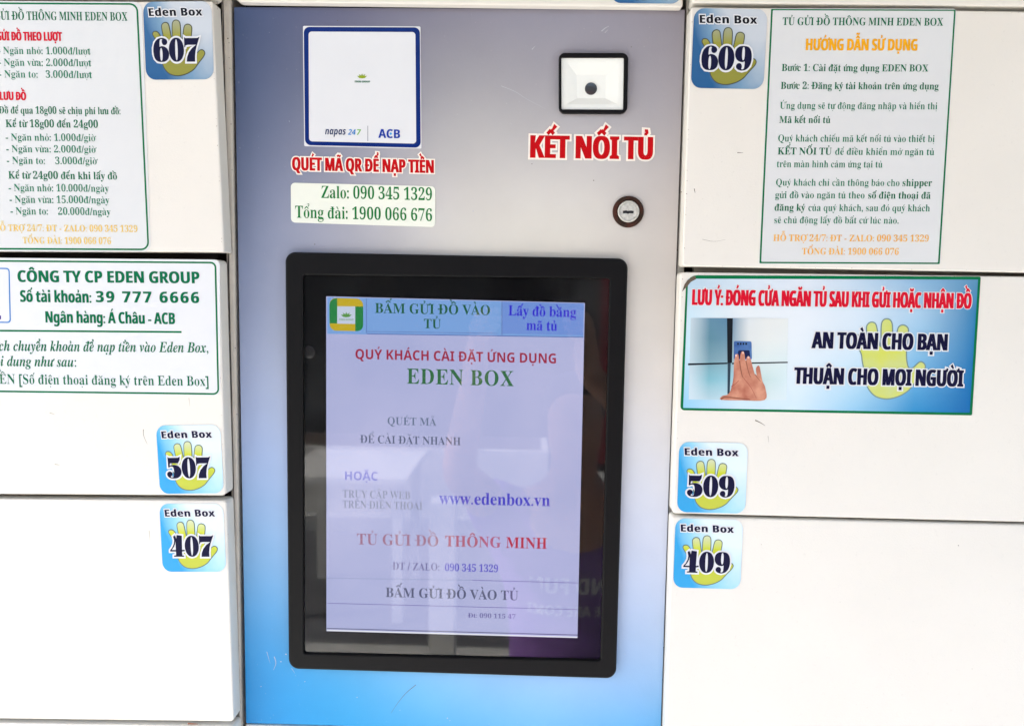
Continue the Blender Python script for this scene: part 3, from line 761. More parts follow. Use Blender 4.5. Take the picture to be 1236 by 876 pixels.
def w1(t, st, x0, x1, yb, cap, m, sl=.008, **k): return write(s1, t, st, (x0, yb), (x1, yb + (x1 - x0) * sl), cap, Y1, m, **k)
w1('ỬI ĐỒ THÔNG MINH EDEN BOX', 'serif', .6, 154, 24.2, 10.2, GREENB, pre='TỦ G', dx=0)
w1('ỬI ĐỒ THEO LƯỢT', 'sans', 2.0, 74.8, 49.2, 10.6, REDINK, pre='1. G', dx=.045)
for t, x0, x1, yb in (('Ngăn nhỏ: 1.000đ/lượt', 3.6, 109.6, 65.4), ('Ngăn vừa: 2.000đ/lượt', 4.4, 110.6, 79.6), ('Ngăn to:   3.000đ/lượt', 5.0, 111.4, 93.8)):
    w1(t, 'serif', x0, x1, yb, 8.6, GREENL, pre='- ', dx=-.012)
w1('LƯU ĐỒ', 'sans', -.6, 31.8, 121.0, 10.0, REDINK, pre='2. ', dx=.045)
w1('Đồ để qua 18g00 sẽ chịu phí lưu đồ:', 'serif', -1.5, 146, 137.2, 8.6, GREENB, dx=0)
w1('Kể từ 18g00 đến 24g00', 'serif', 6.6, 118.7, 153.6, 9.0, GREENB)
for t, x0, x1, yb in (('- Ngăn nhỏ: 1.000đ/giờ', 6.6, 115.4, 169.8), ('- Ngăn vừa: 2.000đ/giờ', 7.3, 115.8, 183.8), ('- Ngăn to:    3.000đ/giờ', 8.0, 117.2, 197.8)):
    w1(t, 'serif', x0, x1, yb, 8.4, GREENL, dx=-.012)
w1('Kể từ 24g00 đến khi lấy đồ', 'serif', 9.9, 141.7, 215.8, 9.0, GREENB)
for t, x0, x1, yb in (('- Ngăn nhỏ: 10.000đ/ngày', 10.2, 131.5, 230.8), ('- Ngăn vừa: 15.000đ/ngày', 11.3, 132.2, 244.8), ('- Ngăn to:    20.000đ/ngày', 12.4, 133.7, 258.9)):
    w1(t, 'serif', x0, x1, yb, 8.6, GREENL, dx=-.012)
w1('Ỗ TRỢ 24/7: ĐT - ZALO: 090 345 1329', 'serif', -.4, 166.4, 278.8, 7.8, YELI, pre='H')
w1('TỔNG ĐÀI: 1900 066 076', 'serif', 27.4, 134.4, 294.0, 7.8, YELI)

# ------------------------------------------------------------------ bank sticker (left, middle)
s2 = thing('bank_sticker', 'white bank account sticker with bold green lettering on the middle left door', 'sticker', P(90, 477, YF), 'printed notices on the doors')
slab('backing', rrect([(-190, 309.6), (265.2, 313.4), (265.8, 477.2), (-190, 472.5)], 7, 5), YF - .0002, YD, .00005, PAPERW, s2, seg=1)
border(s2, [(-190, 312.6), (261.0, 316.0), (264.6, 476.4), (-190, 471)], 0, 2.1, YF - .00026, GREEN, 7)
flat_ring('code_frame', rrect([(-54, 322.4), (11.6, 323.4), (13.2, 389.8), (-54, 389)], 4, 4), rrect([(-52.4, 324.0), (10.2, 324.9), (11.6, 388.3), (-52.4, 387.4)], 3, 4), Y1, BLUEL, s2)
flat('code_caption', [(-20, 380.5), (1.2, 380.8), (1.2, 385.4), (-20, 385.2)], Y1, mat('violet_ink', (60, 40, 120), .4), s2)
def w2(t, st, x0, x1, yb, yb2, cap, m=GREENB, **k): return write(s2, t, st, (x0, yb), (x1, yb2), cap, Y1, m, **k)
w2('CÔNG TY CP EDEN GROUP', 'sans', 20.8, 241.4, 340.3, 342.0, 14.0, dx=.035)
w2('Số tài khoản:', 'sans', 24.2, 110.8, 364.3, 365.4, 14.0, dx=.03)
w2('39 777 6666', 'sans', 115.4, 240.8, 364.6, 365.8, 13.2, dx=.035, track=.12)
w2('Ngân hàng: Á Châu - ACB', 'sans', 54.2, 211.8, 389.2, 391.2, 13.6, dx=.03)
flat('rule_line', [(-180, 396.6), (219.2, 399.6), (219.2, 401.8), (-180, 398.8)], Y1, GREEN, s2)
w2('ch chuyển khoản để nạp tiền vào Eden Box,', 'italic', -1.0, 252.2, 423.2, 425.4, 12.2, pre='á')
w2('i dung như sau:', 'italic', .8, 92.8, 441.6, 442.6, 12.0, pre='nộ')
w2('ỀN [Số điện thoại đăng ký trên Eden Box]', 'serif', -1.0, 252.8, 463.0, 465.6, 11.6, pre='NẠP TI', dx=-.012)

# ------------------------------------------------------------------ payment sticker on the panel
s3 = thing('payment_sticker', 'white square sticker with a blue border above the red payment lettering', 'sticker', P(438, 178, -.0001))
slab('backing', rrect([(365.6, 31.6), (507.6, 32.2), (508.8, 179.6), (367.2, 176.6)], 1.5, 3), -.0004, 0, .00005, PAPERW, s3, seg=1)
flat_ring('border_band', rrect([(366.6, 32.8), (506.8, 33.4), (507.8, 178.6), (368.2, 175.4)], 7, 6), rrect([(372.4, 38.4), (501.4, 39.0), (502.4, 173.6), (373.0, 170.8)], 4, 6), -.00046, BLUEF, s3)
Y3 = -.00046
LOT = mat('lotus_ink', (140, 160, 30), .4)
lotus(s3, 437.0, 95.0, 7.6, Y3 - .0001, LOT, None)
write(s3, 'EDEN GROUP', 'sans', (428.0, 99.8), (446.8, 100.0), 2.2, Y3, GREENB, dx=.05)
write(s3, 'napas', 'oblique', (392.2, 162.4), (417.6, 162.8), 8.4, Y3, mat('napas_ink', (18, 42, 88), .4))
write(s3, '24', 'oblique', (419.6, 162.9), (428.8, 163.0), 6.6, Y3, mat('napas_blue', (18, 120, 190), .4), slant=.2)
write(s3, '7', 'oblique', (429.6, 163.0), (434.8, 163.1), 6.6, Y3, mat('napas_green', (110, 176, 60), .4), slant=.2)
flat('divider_line', [(443.6, 152.0), (444.3, 152.0), (444.3, 170.6), (443.6, 170.6)], Y3, mat('grey_ink', (110, 114, 124), .4), s3)
write(s3, 'ACB', 'sans', (456.8, 166.6), (483.4, 167.2), 10.6, Y3, mat('acb_ink', (22, 56, 150), .4), dx=.02)
flat('logo_dot', [(471.6 + 1.5 * math.cos(a), 161.6 + 1.5 * math.sin(a)) for a in [i * math.pi / 6 for i in range(12)]], Y3 - .00006, mat('acb_dot', (30, 150, 210), .4), s3)

s4 = thing('vinyl_lettering', 'small red lettering with cream outline under the square payment sticker', 'lettering', P(438, 208, -.0001))
write(s4, 'QUÉT MÃ QR ĐỂ NẠP TIỀN', 'sans', (352.4, 205.6), (524.4, 209.2), 15.8, -.0003, REDV, name='lettering', halo_m=HALO, halo=1.5, dx=.04, dy=.0)
s5 = thing('vinyl_lettering', 'large red lettering with cream outline between the scanner window and the lock', 'lettering', P(714, 194, -.0001))
write(s5, 'KẾT NỐI TỦ', 'sans', (638.6, 190.6), (789.0, 192.8), 27.2, -.0003, REDV, name='lettering', halo_m=HALO, halo=2.2, dx=.05, dy=.0)

s6 = thing('phone_label', 'cream label with two green phone number lines above the touchscreen', 'label', P(438, 272, -.0001))
slab('backing', rrect([(351.0, 220.6), (525.4, 225.0), (525.2, 274.2), (351.2, 268.6)], 5, 5), -.0004, 0, .00005, mat('label_cream', (228, 230, 214), .3, var=.03), s6, seg=1)
write(s6, 'Zalo: 090 345 1329', 'serif', (387.2, 239.0), (522.2, 242.0), 14.6, -.00046, GREEND, dx=-.006)
write(s6, 'Tổng đài: 1900 066 676', 'serif', (356.0, 262.8), (522.2, 267.0), 14.4, -.00046, GREEND, dx=-.006)

# ------------------------------------------------------------------ instruction sticker (right, upper)
s7 = thing('instruction_sticker', 'tall white instruction sticker with green border and an orange heading', 'sticker', P(1025, 319, YF), 'printed notices on the doors')
slab('backing', rrect([(930.2, 10.4), (1154.6, 11.0), (1135.0, 319.6), (915.8, 318.8)], [1, 4, 1, 1], 4), YF - .0002, YD, .00005, PAPER, s7, seg=1)
flat_ring('border_line', rrect([(930.8, 11.2), (1153.6, 12.0), (1134.2, 318.8), (916.6, 317.8)], 1, 3), rrect([(932.8, 12.8), (1151.6, 13.6), (1132.2, 317.0), (918.8, 316.0)], 1, 3), YF - .00026, GREEN, s7)
def w7(t, st, x0, x1, yb, cap, m, **k): return write(s7, t, st, (x0, yb), (x1, yb + (x1 - x0) * .004), cap, Y1, m, **k)
w7('TỦ GỬI ĐỒ THÔNG MINH EDEN BOX', 'serif', 944.3, 1138.4, 30.6, 9.2, GREENB, dx=0)
w7('HƯỚNG DẪN SỬ DỤNG', 'sans', 971.8, 1107.6, 61.0, 14.0, ORANGE, dx=.04)
w7('Bước 1: Cài đặt ứng dụng EDEN BOX', 'serif', 943.2, 1120.4, 86.0, 8.4, GREENB)
w7('Bước 2: Đăng ký tài khoản trên ứng dụng', 'serif', 942.0, 1133.0, 107.6, 8.4, GREENB)
w7('Ứng dụng sẽ tự động đăng nhập và hiển thị', 'serif', 941.0, 1131.6, 131.5, 8.2, GREENL, dx=-.012)
w7('Mã kết nối tủ', 'serif', 940.2, 1002.4, 148.6, 8.2, GREENB)
w7('Quý khách chiếu mã kết nối tủ vào thiết bị', 'serif', 938.7, 1128.3, 171.0, 8.2, GREENL, dx=-.012)
w7('KẾT NỐI TỦ', 'serif', 938.3, 1003.9, 186.7, 8.4, GREENB)
w7('để điều khiển mở ngăn tủ', 'serif', 1007.6, 1127.8, 187.0, 8.2, GREENL, dx=-.012)
w7('trên màn hình cảm ứng tại tủ', 'serif', 937.2, 1065.3, 202.0, 8.2, GREENL, dx=-.012)
w7('Quý khách chỉ cần thông báo cho', 'serif', 936.0, 1086.0, 224.2, 8.2, GREENL, dx=-.012)
w7('shipper', 'serif', 1088.6, 1124.8, 224.8, 8.4, GREENB)
w7('gửi đồ vào ngăn tủ theo', 'serif', 935.3, 1043.8, 239.3, 8.2, GREENL, dx=-.012)
w7('số điện thoại đã', 'serif', 1047.2, 1123.4, 239.8, 8.4, GREENB)
w7('đăng ký', 'serif', 934.5, 971.8, 254.5, 8.4, GREENB)
w7('của quý khách, sau đó quý khách', 'serif', 975.2, 1122.6, 254.7, 8.2, GREENL, dx=-.012)
w7('sẽ chủ động lấy đồ bất cứ lúc nào.', 'serif', 933.8, 1085.0, 269.5, 8.2, GREENL, dx=-.012)
w7('HỖ TRỢ 24/7: ĐT - ZALO: 090 345 1329', 'serif', 933.0, 1121.4, 291.0, 7.8, ORGI)
w7('TỔNG ĐÀI: 1900 066 076', 'serif', 967.7, 1085.0, 307.2, 7.8, ORGI)

# ------------------------------------------------------------------ warning banner (right, middle)
s8 = thing('warning_banner', 'blue and white warning banner with red heading and a small photo of a hand', 'banner', P(1000, 498, YF), 'printed notices on the doors')
bq = [(827.6, 333.0), (1183.4, 334.4), (1173.0, 500.6), (821.6, 494.6)]
def banner_mat():
    m = bpy.data.materials.new('banner_print'); m.use_nodes = True; n = m.node_tree; L = n.links; b = n.nodes['Principled BSDF']
    at = n.nodes.new('ShaderNodeAttribute'); at.attribute_name = 'print'; L.new(at.outputs['Color'], b.inputs['Base Color']); b.inputs['Roughness'].default_value = .24
    return m
BT = [[(170, 196, 208), (196, 210, 218), (206, 214, 220), (176, 198, 212), (128, 168, 196), (84, 136, 168)],
      [(188, 212, 220), (214, 220, 220), (216, 222, 224), (200, 214, 222), (160, 192, 212), (46, 118, 162)],
      [(190, 216, 224), (214, 222, 222), (214, 222, 224), (200, 216, 224), (138, 184, 210), (34, 112, 162)],
      [(168, 206, 222), (206, 220, 224), (208, 222, 226), (176, 208, 222), (98, 164, 204), (18, 104, 160)],
      [(134, 192, 218), (190, 214, 222), (196, 216, 224), (140, 190, 216), (44, 132, 182), (8, 94, 156)]]
def grid_print(name, q, y, T, m, parent, n=36, mr=24):
    c = [P(*p, y) for p in q]; V = []; C = []; F = []
    T = np.array([[lin(a)[:3] for a in r] for r in T]); us = np.linspace(0, 1, T.shape[1]); vs2 = np.linspace(0, 1, T.shape[0])
    for j in range(mr + 1):
        for i in range(n + 1):
            u, v = i / n, j / mr; V.append(c[0].lerp(c[1], u).lerp(c[3].lerp(c[2], u), v))
            C.append([np.interp(u, us, [np.interp(v, vs2, T[:, k, ch]) for k in range(T.shape[1])]) for ch in range(3)])
    W = n + 1
    for j in range(mr):
        for i in range(n): F.append((j * W + i, (j + 1) * W + i, (j + 1) * W + i + 1, j * W + i + 1))
    o = mk(name, V, F, m, parent)
    if o.data.polygons[0].normal.y > 0: o.data.flip_normals()
    ca = o.data.color_attributes.new('print', 'FLOAT_COLOR', 'POINT')
    for i, cc in enumerate(C): ca.data[i].color = (*cc, 1)
    return o
BM = banner_mat()
slab('backing', rrect([(828.6, 332.2), (1183.9, 333.8), (1173.4, 501.2), (821.2, 495.0)], [13, 2, 2, 5], 5), YF - .0002, YD, .00005, GREEN, s8, seg=1)
grid_print('printed_face', [(830.6, 336.4), (1180.6, 337.4), (1170.4, 498.0), (824.6, 492.2)], YF - .00024, BT, BM, s8)
flat('peeled_corner', [(823.2, 352.0), (829.6, 345.6), (834, 340.2), (840.4, 336.8), (838.6, 332.6), (830.0, 338.0), (826.4, 343.0)], YF - .00027, mat('old_adhesive', (96, 80, 62), .7, var=.3, vscale=300), s8)
Y8 = YF - .0003
hb = [(1030 + (x + .376) / .757 * 87, 481.6 - (y + .4535) / .717 * 97) for x, y in HAND]
flat('hand_outline', offset_loop(hb, .6), Y8, mat('banner_hand_line', (112, 134, 130), .3), s8)
flat('hand_emblem', offset_loop(hb, -.9), Y8 - .00006, mat('banner_hand', (198, 202, 84), .3, col2=(190, 200, 130), vscale=50), s8)
Y9 = Y8 - .00014
write(s8, 'LƯU Ý: ĐÓNG CỬA NGĂN TỦ SAU KHI GỬI HOẶC NHẬN ĐỒ', 'sans', (834.8, 368.0), (1172.4, 372.6), 18.8, Y9, REDINK, name='heading', halo_m=PAPERW, halo=.9, dx=.045)
write(s8, 'AN TOÀN CHO BẠN', 'sans', (980.2, 420.2), (1144.0, 423.0), 19.8, Y9, NAVY, halo_m=PAPERW, halo=1.45, dx=.05)
write(s8, 'THUẬN CHO MỌI NGƯỜI', 'sans', (958.6, 463.0), (1162.2, 466.6), 19.8, Y9, NAVY, halo_m=PAPERW, halo=1.45, dx=.05)
# the small printed photo of a hand on locker doors
PT = [[(186, 200, 204), (92, 132, 150), (84, 122, 148), (206, 212, 210), (214, 216, 210), (214, 218, 212)],
      [(180, 198, 202), (88, 130, 144), (98, 136, 154), (208, 212, 208), (214, 218, 212), (214, 220, 216)],
      [(180, 200, 204), (112, 148, 158), (128, 160, 170), (200, 212, 208), (206, 218, 214), (204, 218, 216)],
      [(190, 208, 212), (120, 174, 184), (140, 186, 196), (190, 212, 208), (186, 208, 204), (200, 218, 218)],
      [(196, 212, 216), (170, 196, 202), (176, 204, 210), (206, 218, 216), (202, 216, 214), (204, 218, 220)]]
def g_(x, y): return (820 + x / 7.964, 380 + y / 7.964)
grid_print('hand_photo', [g_(110, 30), g_(1045, 34), g_(1030, 818), g_(90, 812)], Y9, PT, BM, s8, n=30, mr=20)
PK = mat('photo_dark', (18, 24, 30), .4)
flat('photo_seam', [g_(458, 32), g_(514, 32), g_(506, 462), g_(462, 462)], Y9 - .00006, PK, s8)
flat('photo_seam', [g_(464, 462), g_(494, 462), g_(484, 760), g_(462, 760)], Y9 - .00006, mat('photo_seam_low', (46, 62, 74), .4), s8)
flat('photo_seam', [g_(84, 466), g_(462, 458), g_(462, 472), g_(84, 484)], Y9 - .00006, PK, s8)
flat('photo_seam', [g_(506, 460), g_(1042, 450), g_(1042, 462), g_(506, 474)], Y9 - .00006, PK, s8)
flat('photo_sticker', rrect([g_(524, 250), g_(694, 254), g_(698, 430), g_(522, 430)], 2, 4), Y9 - .00010, mat('photo_sticker_blue', (40, 74, 132), .4, col2=(84, 120, 168), vscale=80), s8)
for i in range(4): flat('photo_digit', [g_(556 + i * 26, 268), g_(572 + i * 26, 268), g_(572 + i * 26, 288), g_(556 + i * 26, 288)], Y9 - .00014, PK, s8)
flat('photo_digit', rrect([g_(566, 340), g_(676, 340), g_(680, 420), g_(560, 420)], 1.5, 3), Y9 - .00014, mat('photo_ink', (24, 32, 70), .4), s8)
SK = mat('photo_skin', (204, 146, 118), .4, col2=(168, 100, 80), vscale=90)
SK2 = mat('photo_skin_dark', (136, 84, 66), .4); SK3 = mat('photo_skin_red', (150, 70, 60), .4)
hp = catmull([(402, 815), (412, 780), (470, 762), (500, 700), (520, 600), (524, 480), (536, 400), (552, 376), (568, 386), (578, 440), (588, 380), (602, 352), (622, 362), (634, 430), (642, 440), (648, 408), (664, 398), (680, 412), (700, 480), (726, 570), (742, 580), (736, 520), (750, 492), (770, 494), (784, 560), (800, 640), (826, 700), (822, 816), (600, 820)], 4)
flat('photo_hand', [g_(*p) for p in hp], Y9 - .00018, SK, s8)
for pl, wd in (([(578, 440), (590, 520), (606, 590), (622, 606)], 10), ([(640, 440), (658, 520), (676, 580), (690, 600)], 9), ([(728, 570), (748, 600), (780, 640)], 8), ([(400, 812), (440, 790), (560, 800), (680, 812)], 16), ([(496, 690), (540, 660), (572, 630)], 6), ([(620, 610), (690, 700), (740, 800)], 5)):
    V, F = stroke(catmull(pl, 4, False), wd, wd * .5)
    for k in range(0, 1):
        V3 = [P(*g_(*p), Y9 - .00022) for p in V]; o = mk('photo_shade', V3, F, SK2 if wd > 7 else SK3, s8)
        if o.data.polygons[0].normal.y > 0: o.data.flip_normals()
for x, y in ((545, 390), (612, 364), (664, 408)):
    flat('photo_nail', [g_(x + 9 * math.cos(a), y + 12 * math.sin(a)) for a in [i * math.pi / 5 for i in range(10)]], Y9 - .00022, mat('photo_nail', (226, 188, 172), .3), s8)

# ------------------------------------------------------------------ scuffs, chips and dust on doors and panel
def scuffs(parent, lst, y, m, name='scuff_mark'):
    V = []; F = []
    for pl, wd in lst:
        if len(pl) == 1:
            x, yy = pl[0]; n = 7; o = len(V)
            pts = [(x + wd * random.uniform(.5, 1.1) * math.cos(2 * math.pi * i / n), yy + wd * random.uniform(.4, 1.0) * math.sin(2 * math.pi * i / n)) for i in range(n)]
            V += [P(*p, y) for p in pts]; F.append(tuple(range(o, o + n)))
        else:
            v, f = stroke(catmull(pl, 4, False), wd, wd * .25); o = len(V); V += [P(*p, y) for p in v]; F += [tuple(i + o for i in t) for t in f]
    F2 = []
    for f in F:
        n = (V[f[1]] - V[f[0]]).cross(V[f[2]] - V[f[0]]); F2.append(f if n.y < 0 else tuple(reversed(f)))
    o = mk(name, V, F2, m, parent, kind='stuff'); return o
SCF = mat('faint_scuff', (170, 162, 140), .7)
scuffs(left, [([(173, 518), (173.5, 526), (178, 536)], .7), ([(233, 873.2)], 1.0), ([(262, 2), (262.5, 12)], .8)], YD - .00008, SCUFF)
scuffs(left, [([(60, 498), (66, 500)], 1), ([(140, 420), (150, 424)], .7), ([(66, 560), (72, 561)], 1.2), ([(180, 640), (181, 652)], .7), ([(228, 480), (229, 490)], .6)], YD - .00008, SCF, name='faint_scuff')
scuffs(left, [([(226.5, 872.6), (239, 873.4)], 2.4)], YD - .0001, mat('rust_spot', (134, 84, 62), .8), name='rust_spot')
scuffs(right, [([(911.5, 507), (918, 510), (923.5, 513.5)], 1.3), ([(1157, 658)], .9), ([(848, 289), (862, 291.5), (876, 289)], .35), ([(890, 184.5), (897, 184.5)], 1.0), ([(838, 228), (839, 233)], 1.2), ([(874, 14)], 1.0), ([(876, 22)], .8), ([(822.5, 232)], .8), ([(927, 526), (928, 534)], .4)], YD - .00008, SCUFF)
scuffs(right, [([(820 + random.uniform(0, 400), random.uniform(520, 870))], random.uniform(.3, .6)) for _ in range(14)] + [([(840 + random.uniform(0, 80), random.uniform(120, 310))], .4) for _ in range(6)], YD - .00008, SCF, name='faint_scuff')
CHIP = mat('chipped_edge', (128, 108, 80), .8, var=.3, vscale=400)
def edge_chips(parent, a, b, count, y, size=.7):
    lst = []
    for _ in range(count):
        t = random.random(); lst.append(([(a[0] + (b[0] - a[0]) * t + random.uniform(-.3, .3), a[1] + (b[1] - a[1]) * t + random.uniform(-.3, .3))], random.uniform(.25, size)))
    scuffs(parent, lst, y, CHIP, name='chipped_edge')
edge_chips(left, (254.5, 6), (268.0, 296), 16, YD - .00008)
edge_chips(left, (262.5, 324), (270.0, 590), 9, YD - .00008, .5)
edge_chips(left, (275, 615), (280, 860), 7, YD - .00008, .5)
edge_chips(right, (836, 16), (826, 314), 14, YD - .00008)
edge_chips(right, (824, 336), (815, 612), 9, YD - .00008, .5)
edge_chips(right, (850, 321), (1230, 327), 14, YD - .00008, .5)
edge_chips(right, (826, 331), (1230, 334.5), 10, YD - .00008, .5)
edge_chips(right, (840, 11), (1230, 15.5), 10, YD - .00008, .6)
edge_chips(left, (20, 596), (262, 597), 7, YD - .00008, .4)
LS = mat('light_scratch', (178, 178, 184), .5)
scuffs(centre, [([(605, 104), (622, 111), (636, 120), (659, 132)], .6), ([(726, 38), (731, 34), (735, 32)], 1.2), ([(730, 40), (734, 36)], .8), ([(642, 60), (646, 56)], .9), ([(571, 255)], 1.0), ([(331, 792), (333, 800), (330, 808)], .9), ([(339, 798)], 1.0), ([(345, 789)], 1.1), ([(315, 828)], .8), ([(322, 786), (326, 800)], .6), ([(540, 866)], 1.0), ([(431, 841)], .8), ([(543, 869)], .6), ([(352, 806), (356, 812)], .5), ([(368, 822)], .7)], -.00008, LS, name='light_scratch')
scuffs(centre, [([(502, 826), (490, 836), (480, 848), (472, 860)], .7), ([(407.5, 25)], 1.0), ([(380, 295)], 1.0), ([(716.5, 218)], .9), ([(642, 198)], .8), ([(762, 57)], .8)], -.00008, SCUFF)
scuffs(left, [([(x, y)], r_) for x, y, r_ in ((275, 47, 1.3), (276.5, 52, .9), (276.5, 70, .8), (277.5, 83, .7), (279, 150, .8), (280, 205, .6), (284, 420, .7), (286, 500, .8), (289, 640, .6))], -.00008, SCUFF)
scuffs(right, [([(x, y)], r_) for x, y, r_ in ((802.4, 662, 1.1), (801.2, 781, .9), (799.5, 820, .8), (808, 560, .8), (817, 302, 1.4))], .0011, SCUFF)

# ------------------------------------------------------------------ ground and what the glass and the light see in front of the locker
def plane(name, x0, x1, y0, y1, z, m):
    o = mk(name, [(x0, y0, z), (x1, y0, z), (x1, y1, z), (x0, y1, z)], [(0, 1, 2, 3)], m); o['kind'] = 'structure'; return o
PAVE = mat('pale_concrete', (174, 174, 170), .8, var=.2, vscale=2.5, bump=.3, bscale=60)
plane('pavement', -40, 40, -2.9, 6, GROUND, PAVE)
plane('road', -40, 40, -60, -2.8, GROUND - .12, mat('asphalt', (86, 86, 88), .85, var=.35, vscale=4, bump=.4, bscale=120))
kerb_v, kerb_f = box_world(-40, 40, -3.02, -2.9, GROUND - .119, GROUND + .001)
kerb = mk('kerb', kerb_v, kerb_f, mat('kerb_stone', (190, 188, 180), .8, var=.2, vscale=5)); kerb['kind'] = 'structure'
kerb_v, kerb_f = box_world(-40, 40, -12, -5.2, GROUND - .119, GROUND + .0005)
kerb = mk('far_pavement', kerb_v, kerb_f, PAVE); kerb['kind'] = 'structure'
def solid(name, x0, x1, y0, y1, z0, z1, m, parent=None, **k):
    V, F = box_world(x0, x1, y0, y1, z0, z1); return mk(name, V, F, m, parent, **k)
# unseen roof added over the locker to shade its upper doors
cn = thing('added_canopy', 'added flat roof over the locker, out of view, to shade the upper doors', 'added_canopy', (0, .1, CAN_Z))
solid('roof_sheet', -.95, 1.75, -CAN_D, .45, CAN_Z, CAN_Z + .02, mat('added_canopy_paint', (150, 136, 116), .6), cn)
for x in (-.88, 0, .85, 1.7): solid('beam', x - .03, x + .03, -CAN_D + .02, .4, CAN_Z - .06, CAN_Z - .001, mat('added_canopy_beam', (90, 90, 88), .6), cn)
# the shop front across the way
sh = thing('shop_front', 'dark shop front across the pavement, seen only as a reflection in the touchscreen', 'building', (0, -7, GROUND))
DK = mat('shop_wall', (40, 38, 36), .8, var=.3, vscale=3)
solid('wall', -9, 9, -7.4, -7, GROUND + .001, GROUND + 4.2, DK, sh)
for x in (-7, -4, 2, 5): solid('shutter', x, x + 2.2, -6.99, -6.93, GROUND + .1, GROUND + 2.6, mat('shop_shutter', (24, 26, 28), .6, spec=.2), sh)
solid('shutter', .70, 1.5, -6.99, -6.93, GROUND + .1, GROUND + 2.6, mat('red_shutter', (110, 14, 26), .5), sh)
solid('shutter', -1.4, .3, -6.99, -6.93, GROUND + .1, GROUND + 2.6, MATS['shop_shutter'], sh)
solid('sign_board', -6, 6, -6.98, -6.85, GROUND + 2.9, GROUND + 3.5, mat('shop_sign', (120, 40, 44), .5), sh)

# ------------------------------------------------------------------ the photographer, seen only in the screen's glass
def skinned(name, nodes, edges, m, parent, root=0, sub=2, **k):
    me = bpy.data.meshes.new(name); off = WL[parent]
    me.from_pydata([tuple(Vector(n[0]) - off) for n in nodes], edges, []); 
    o = bpy.data.objects.new(name, me); COL.objects.link(o)
    md = o.modifiers.new('skin', 'SKIN'); md.use_smooth_shade = True
    for i, n in enumerate(nodes):
        r_ = n[1]; me.skin_vertices[0].data[i].radius = r_ if isinstance(r_, tuple) else (r_, r_)
        me.skin_vertices[0].data[i].use_root = (i == root)
    o.modifiers.new('sub', 'SUBSURF').levels = sub; o.modifiers['sub'].render_levels = sub
    d = bpy.context.evaluated_depsgraph_get(); d.update()
    nm = bpy.data.meshes.new_from_object(o.evaluated_get(d)); bpy.data.objects.remove(o, do_unlink=True); bpy.data.meshes.remove(me)
    nm.name = name; nm.materials.clear(); nm.materials.append(m)
    o = bpy.data.objects.new(name, nm); COL.objects.link(o); o.parent = parent; WL[o] = off
    for p in nm.polygons: p.use_smooth = True
    return o
PX, PY = .10, -1.0; G = GROUND
pr = thing('person', 'person in a lilac T-shirt holding up a phone, mirrored in the touchscreen', 'person', (PX, PY, G))
SKN = mat('skin', (196, 148, 122), .5); SHT = mat('lilac_cotton', (140, 96, 178), .9, var=.12, vscale=20, bump=.4, bscale=30); TRS = mat('dark_trousers', (40, 42, 60), .9); HR = mat('black_hair', (24, 20, 20), .5)
N = []; E_ = []
def nd(x, y, z, r): N.append(((PX + x, PY + y, z), r)); return len(N) - 1
def ln(*a):
    for p, q in zip(a, a[1:]): E_.append((p, q))
pel = nd(0, 0, G + .88, (.13, .10)); sp1 = nd(0, .01, G + 1.05, (.12, .09)); ch = nd(0, .01, G + 1.23, (.13, .10)); up = nd(0, 0, G + 1.33, (.09, .07)); nk = nd(0, .01, G + 1.40, .05); hd0 = nd(0, .02, G + 1.46, (.060, .07)); hd1 = nd(0, .025, G + 1.53, (.072, .088)); hd2 = nd(0, .015, G + 1.60, (.055, .07))
ln(pel, sp1, ch, up, nk, hd0, hd1, hd2)
for s in (-1, 1):
    hip = nd(s * .09, 0, G + .82, .085); kn = nd(s * .10, .01, G + .46, .055); an = nd(s * .11, -.01, G + .09, .038); toe = nd(s * .12, .13, G + .035, .034)
    ln(pel, hip, kn, an, toe)
    shd = nd(s * .155, 0, G + 1.30, .055); el_ = nd(s * .25, .14, G + 1.43, .040); wr = (s * .105 - PX, .27, G + 1.66); w_i = nd(wr[0], wr[1], wr[2], .026)
    pm_ = nd(s * .105 - PX - s * .004, .285, G + 1.71, (.030, .018)); ln(up, shd, el_, w_i, pm_)
    for k, (dz, ln_) in enumerate(((.020, .045), (.006, .052), (-.008, .048), (-.022, .038))):
        a = nd(s * .100 - PX, .300, G + 1.745 + dz, .0085); b = nd(s * .085 - PX, .322, G + 1.752 + dz, .008); c = nd(s * (.085 - ln_ * .6) - PX, .325, G + 1.755 + dz, .007)
        ln(pm_, a, b, c)
    t1 = nd(s * .092 - PX, .285, G + 1.735, .010); t2 = nd(s * .066 - PX, .296, G + 1.765, .008); ln(pm_, t1, t2)
skinned('body', N, E_, SKN, pr)
N2, N = N, []; E_ = []
a = nd(0, 0, G + .84, (.155, .125)); b = nd(0, .01, G + .98, (.150, .120)); c = nd(0, .01, G + 1.14, (.155, .120)); d_ = nd(0, .005, G + 1.27, (.150, .100)); e_ = nd(0, 0, G + 1.345, (.085, .07)); ln(a, b, c, d_, e_)
for s in (-1, 1):
    f_ = nd(s * .165, 0, G + 1.305, .072); g2 = nd(s * .215, .08, G + 1.375, .062); ln(d_, f_, g2)
shirt = skinned('t_shirt', N, E_, SHT, pr)
N = []; E_ = []
a = nd(0, 0, G + .90, (.14, .11)); ln(a)
for s in (-1, 1):
    h_ = nd(s * .09, 0, G + .80, .100); k_ = nd(s * .10, .01, G + .46, .078); l_ = nd(s * .11, -.01, G + .10, .062); ln(a, h_, k_, l_)
skinned('trousers', N, E_, TRS, pr)
N = []; E_ = []
a = nd(0, -.03, G + 1.50, (.078, .06)); b = nd(0, -.015, G + 1.575, (.084, .085)); c = nd(0, 0, G + 1.63, (.060, .07)); ln(a, b, c)
